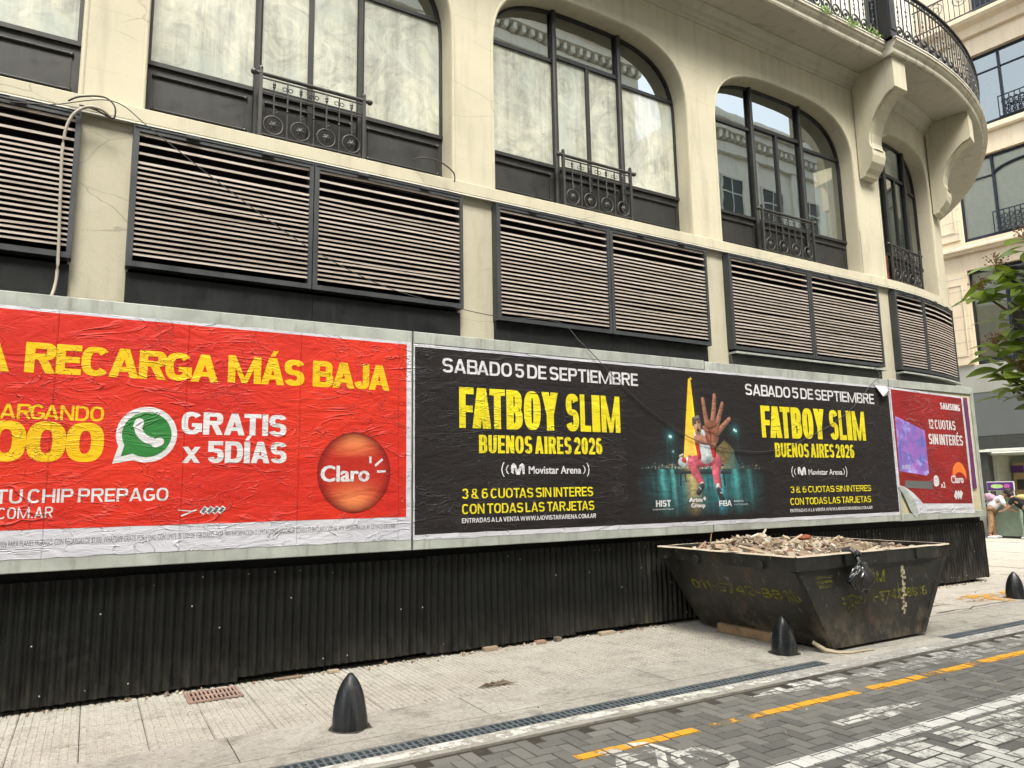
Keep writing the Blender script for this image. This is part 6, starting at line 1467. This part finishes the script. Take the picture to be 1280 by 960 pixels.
def leaf_mesh(l, w_, curl):
    m = MB(); n = 7; prof = [.05, .42, .74, .96, 1.0, .88, .58, .06]
    for k in range(n+1):
        t = k/n; x = l*t; z = -curl*l*t*t; ww = w_*prof[k]
        m.v += [(x, -ww, z+.22*ww), (x, 0, z), (x, ww, z+.22*ww)]
    for k in range(n): a = 3*k; m.f += [(a, a+3, a+4, a+1), (a+1, a+4, a+5, a+2)]
    return m.mesh('leaf', M['leaf'], True)
lms = [leaf_mesh(R.uniform(.085, .12), R.uniform(.020, .028), R.uniform(.1, .5)) for _ in range(7)]
def orient(o, p, d, roll):
    x = Vector(d).normalized(); z = Vector((0, 0, 1)); y = z.cross(x); y = y.normalized() if y.length > .05 else Vector((0, 1, 0)); z = x.cross(y)
    mt = Matrix((x, y, z)).transposed() @ Matrix.Rotation(roll, 3, 'X'); return Matrix.Translation(p) @ mt.to_4x4()
for p in tips:
    q = Vector(lc(p)); nl = R.randint(7, 9); a0 = R.uniform(0, 6.3)
    for k in range(nl):
        a = a0+k*2.4; el = R.uniform(-.35, .55); d = (math.cos(a)*math.cos(el), math.sin(a)*math.cos(el), math.sin(el)); o = link('leaf', R.choice(lms), tr)
        o.matrix_basis = orient(o, q-Vector((0, 0, .008*k-.02)), d, R.uniform(-.5, .5)); s = R.uniform(.75, 1.15); o.scale = (s, s, s)
cr_ = MB()
for p in far:
    q = Vector(lc(p))
    for k in range(12):
        a = k*2.4; el = R.uniform(-.5, .6); d = (math.cos(a)*math.cos(el), math.sin(a)*math.cos(el), math.sin(el)); mt = orient(None, q-Vector((0, 0, .012*k)), d, R.uniform(-.5, .5)); me = R.choice(lms); i = len(cr_.v)
        cr_.v += [tuple(mt @ v.co) for v in me.vertices]; cr_.f += [tuple(i+x for x in f.vertices) for f in me.polygons]
o = cr_.build('crown', M['leaf'], tr, True); o['kind'] = 'stuff'
for p in (tips[0], tips[1], tips[2], tips[3], tips[5], tips[10]):
    q = Vector(lc(p)); f = MB()
    for k in range(46):
        a = R.uniform(0, 6.3); r = R.uniform(0, .042); e = q+Vector((r*math.cos(a), r*math.sin(a), .045+R.uniform(-.012, .02)-r*.3))
        if k % 2: f.tube([tuple(q+Vector((0, 0, .01))), tuple(e)], .0008, 3)
        f.blob(tuple(e), R.uniform(.0022, .004), k, 0, .2)
    f.build('seed_head', M['bloom'], tr)

# ================================================================== BUILDINGS ACROSS THE STREET (seen in the glass)
def facade(name, label, x0, x1, y, H_, mat, ph, cz):
    t = thing(name, label, 'building', ((x0+x1)/2, y, 0)); c = (x0+x1)/2
    def q(nm, mt, a): m = MB(); m.box(a[0]-c, a[1]-c, a[2]-y, a[3]-y, a[4], a[5]); return m.build(nm, M[mt], t)
    q('wall', mat, (x0, x1, y-8, y, 0, H_))
    q('cornice', mat, (x0-.3, x1+.3, y, y+.9, cz+.55, cz+.8)); q('cornice', mat, (x0-.2, x1+.2, y, y+.6, cz+.15, cz+.548)); q('cornice', mat, (x0, x1, y, y+.25, cz-.7, cz-.2)); q('string_course', mat, (x0, x1, y, y+.25, 5.2, 5.6)); q('string_course', mat, (x0, x1, y, y+.3, 13.4, 13.8))
    d = MB(); x = x0
    while x < x1: d.box(x-c, x-c+.18, 0, .5, cz-.15, cz+.145); x += .42
    d.build('dentils', M[mat], t)
    w_, pn = MB(), MB(); w_.box(-.85, -.75, 0, .09, -1.3, 1.3); w_.box(.75, .85, 0, .09, -1.3, 1.3); w_.box(-.75, .75, 0, .09, 1.2, 1.3); w_.box(-.75, .75, 0, .09, -1.3, -1.2); w_.box(-.03, .03, 0, .07, -1.2, 1.2); w_.box(-.75, .75, 0, .07, .45, .52); pn.quad((-.75, .04, -1.2), (.75, .04, -1.2), (.75, .04, 1.2), (-.75, .04, 1.2))
    w_ = w_.mesh('window', M['plaster2']); pn = pn.mesh('pane', M['shopdark']); x = x0+1.6
    while x < x1-1:
        for z in (3.0, 7.4, 11.3, 15.7, 18.4 if cz > 20 else 17.9):
            if z+1.3 > cz-.8: continue
            o = link('window', w_, t, (x-c, .01, z)); link('pane', pn, o, (0, 0, 0))
        x += 3.1
    x = x0+.1
    while x < x1: q('pilaster', mat, (x, x+.45, y, y+.18, 5.6, cz-.7)); x += 3.1
    return t
facade('facing_building', 'cream building on the near side of the street behind the viewer, mirrored in the glass', -30, 21.4, -8, 22.5, 'facing', 0, 20.4)
facade('facing_building', 'second cream building behind the viewer past the corner, mirrored in the third window', 26, 52, -8, 20.6, 'facing', 0, 18.9)
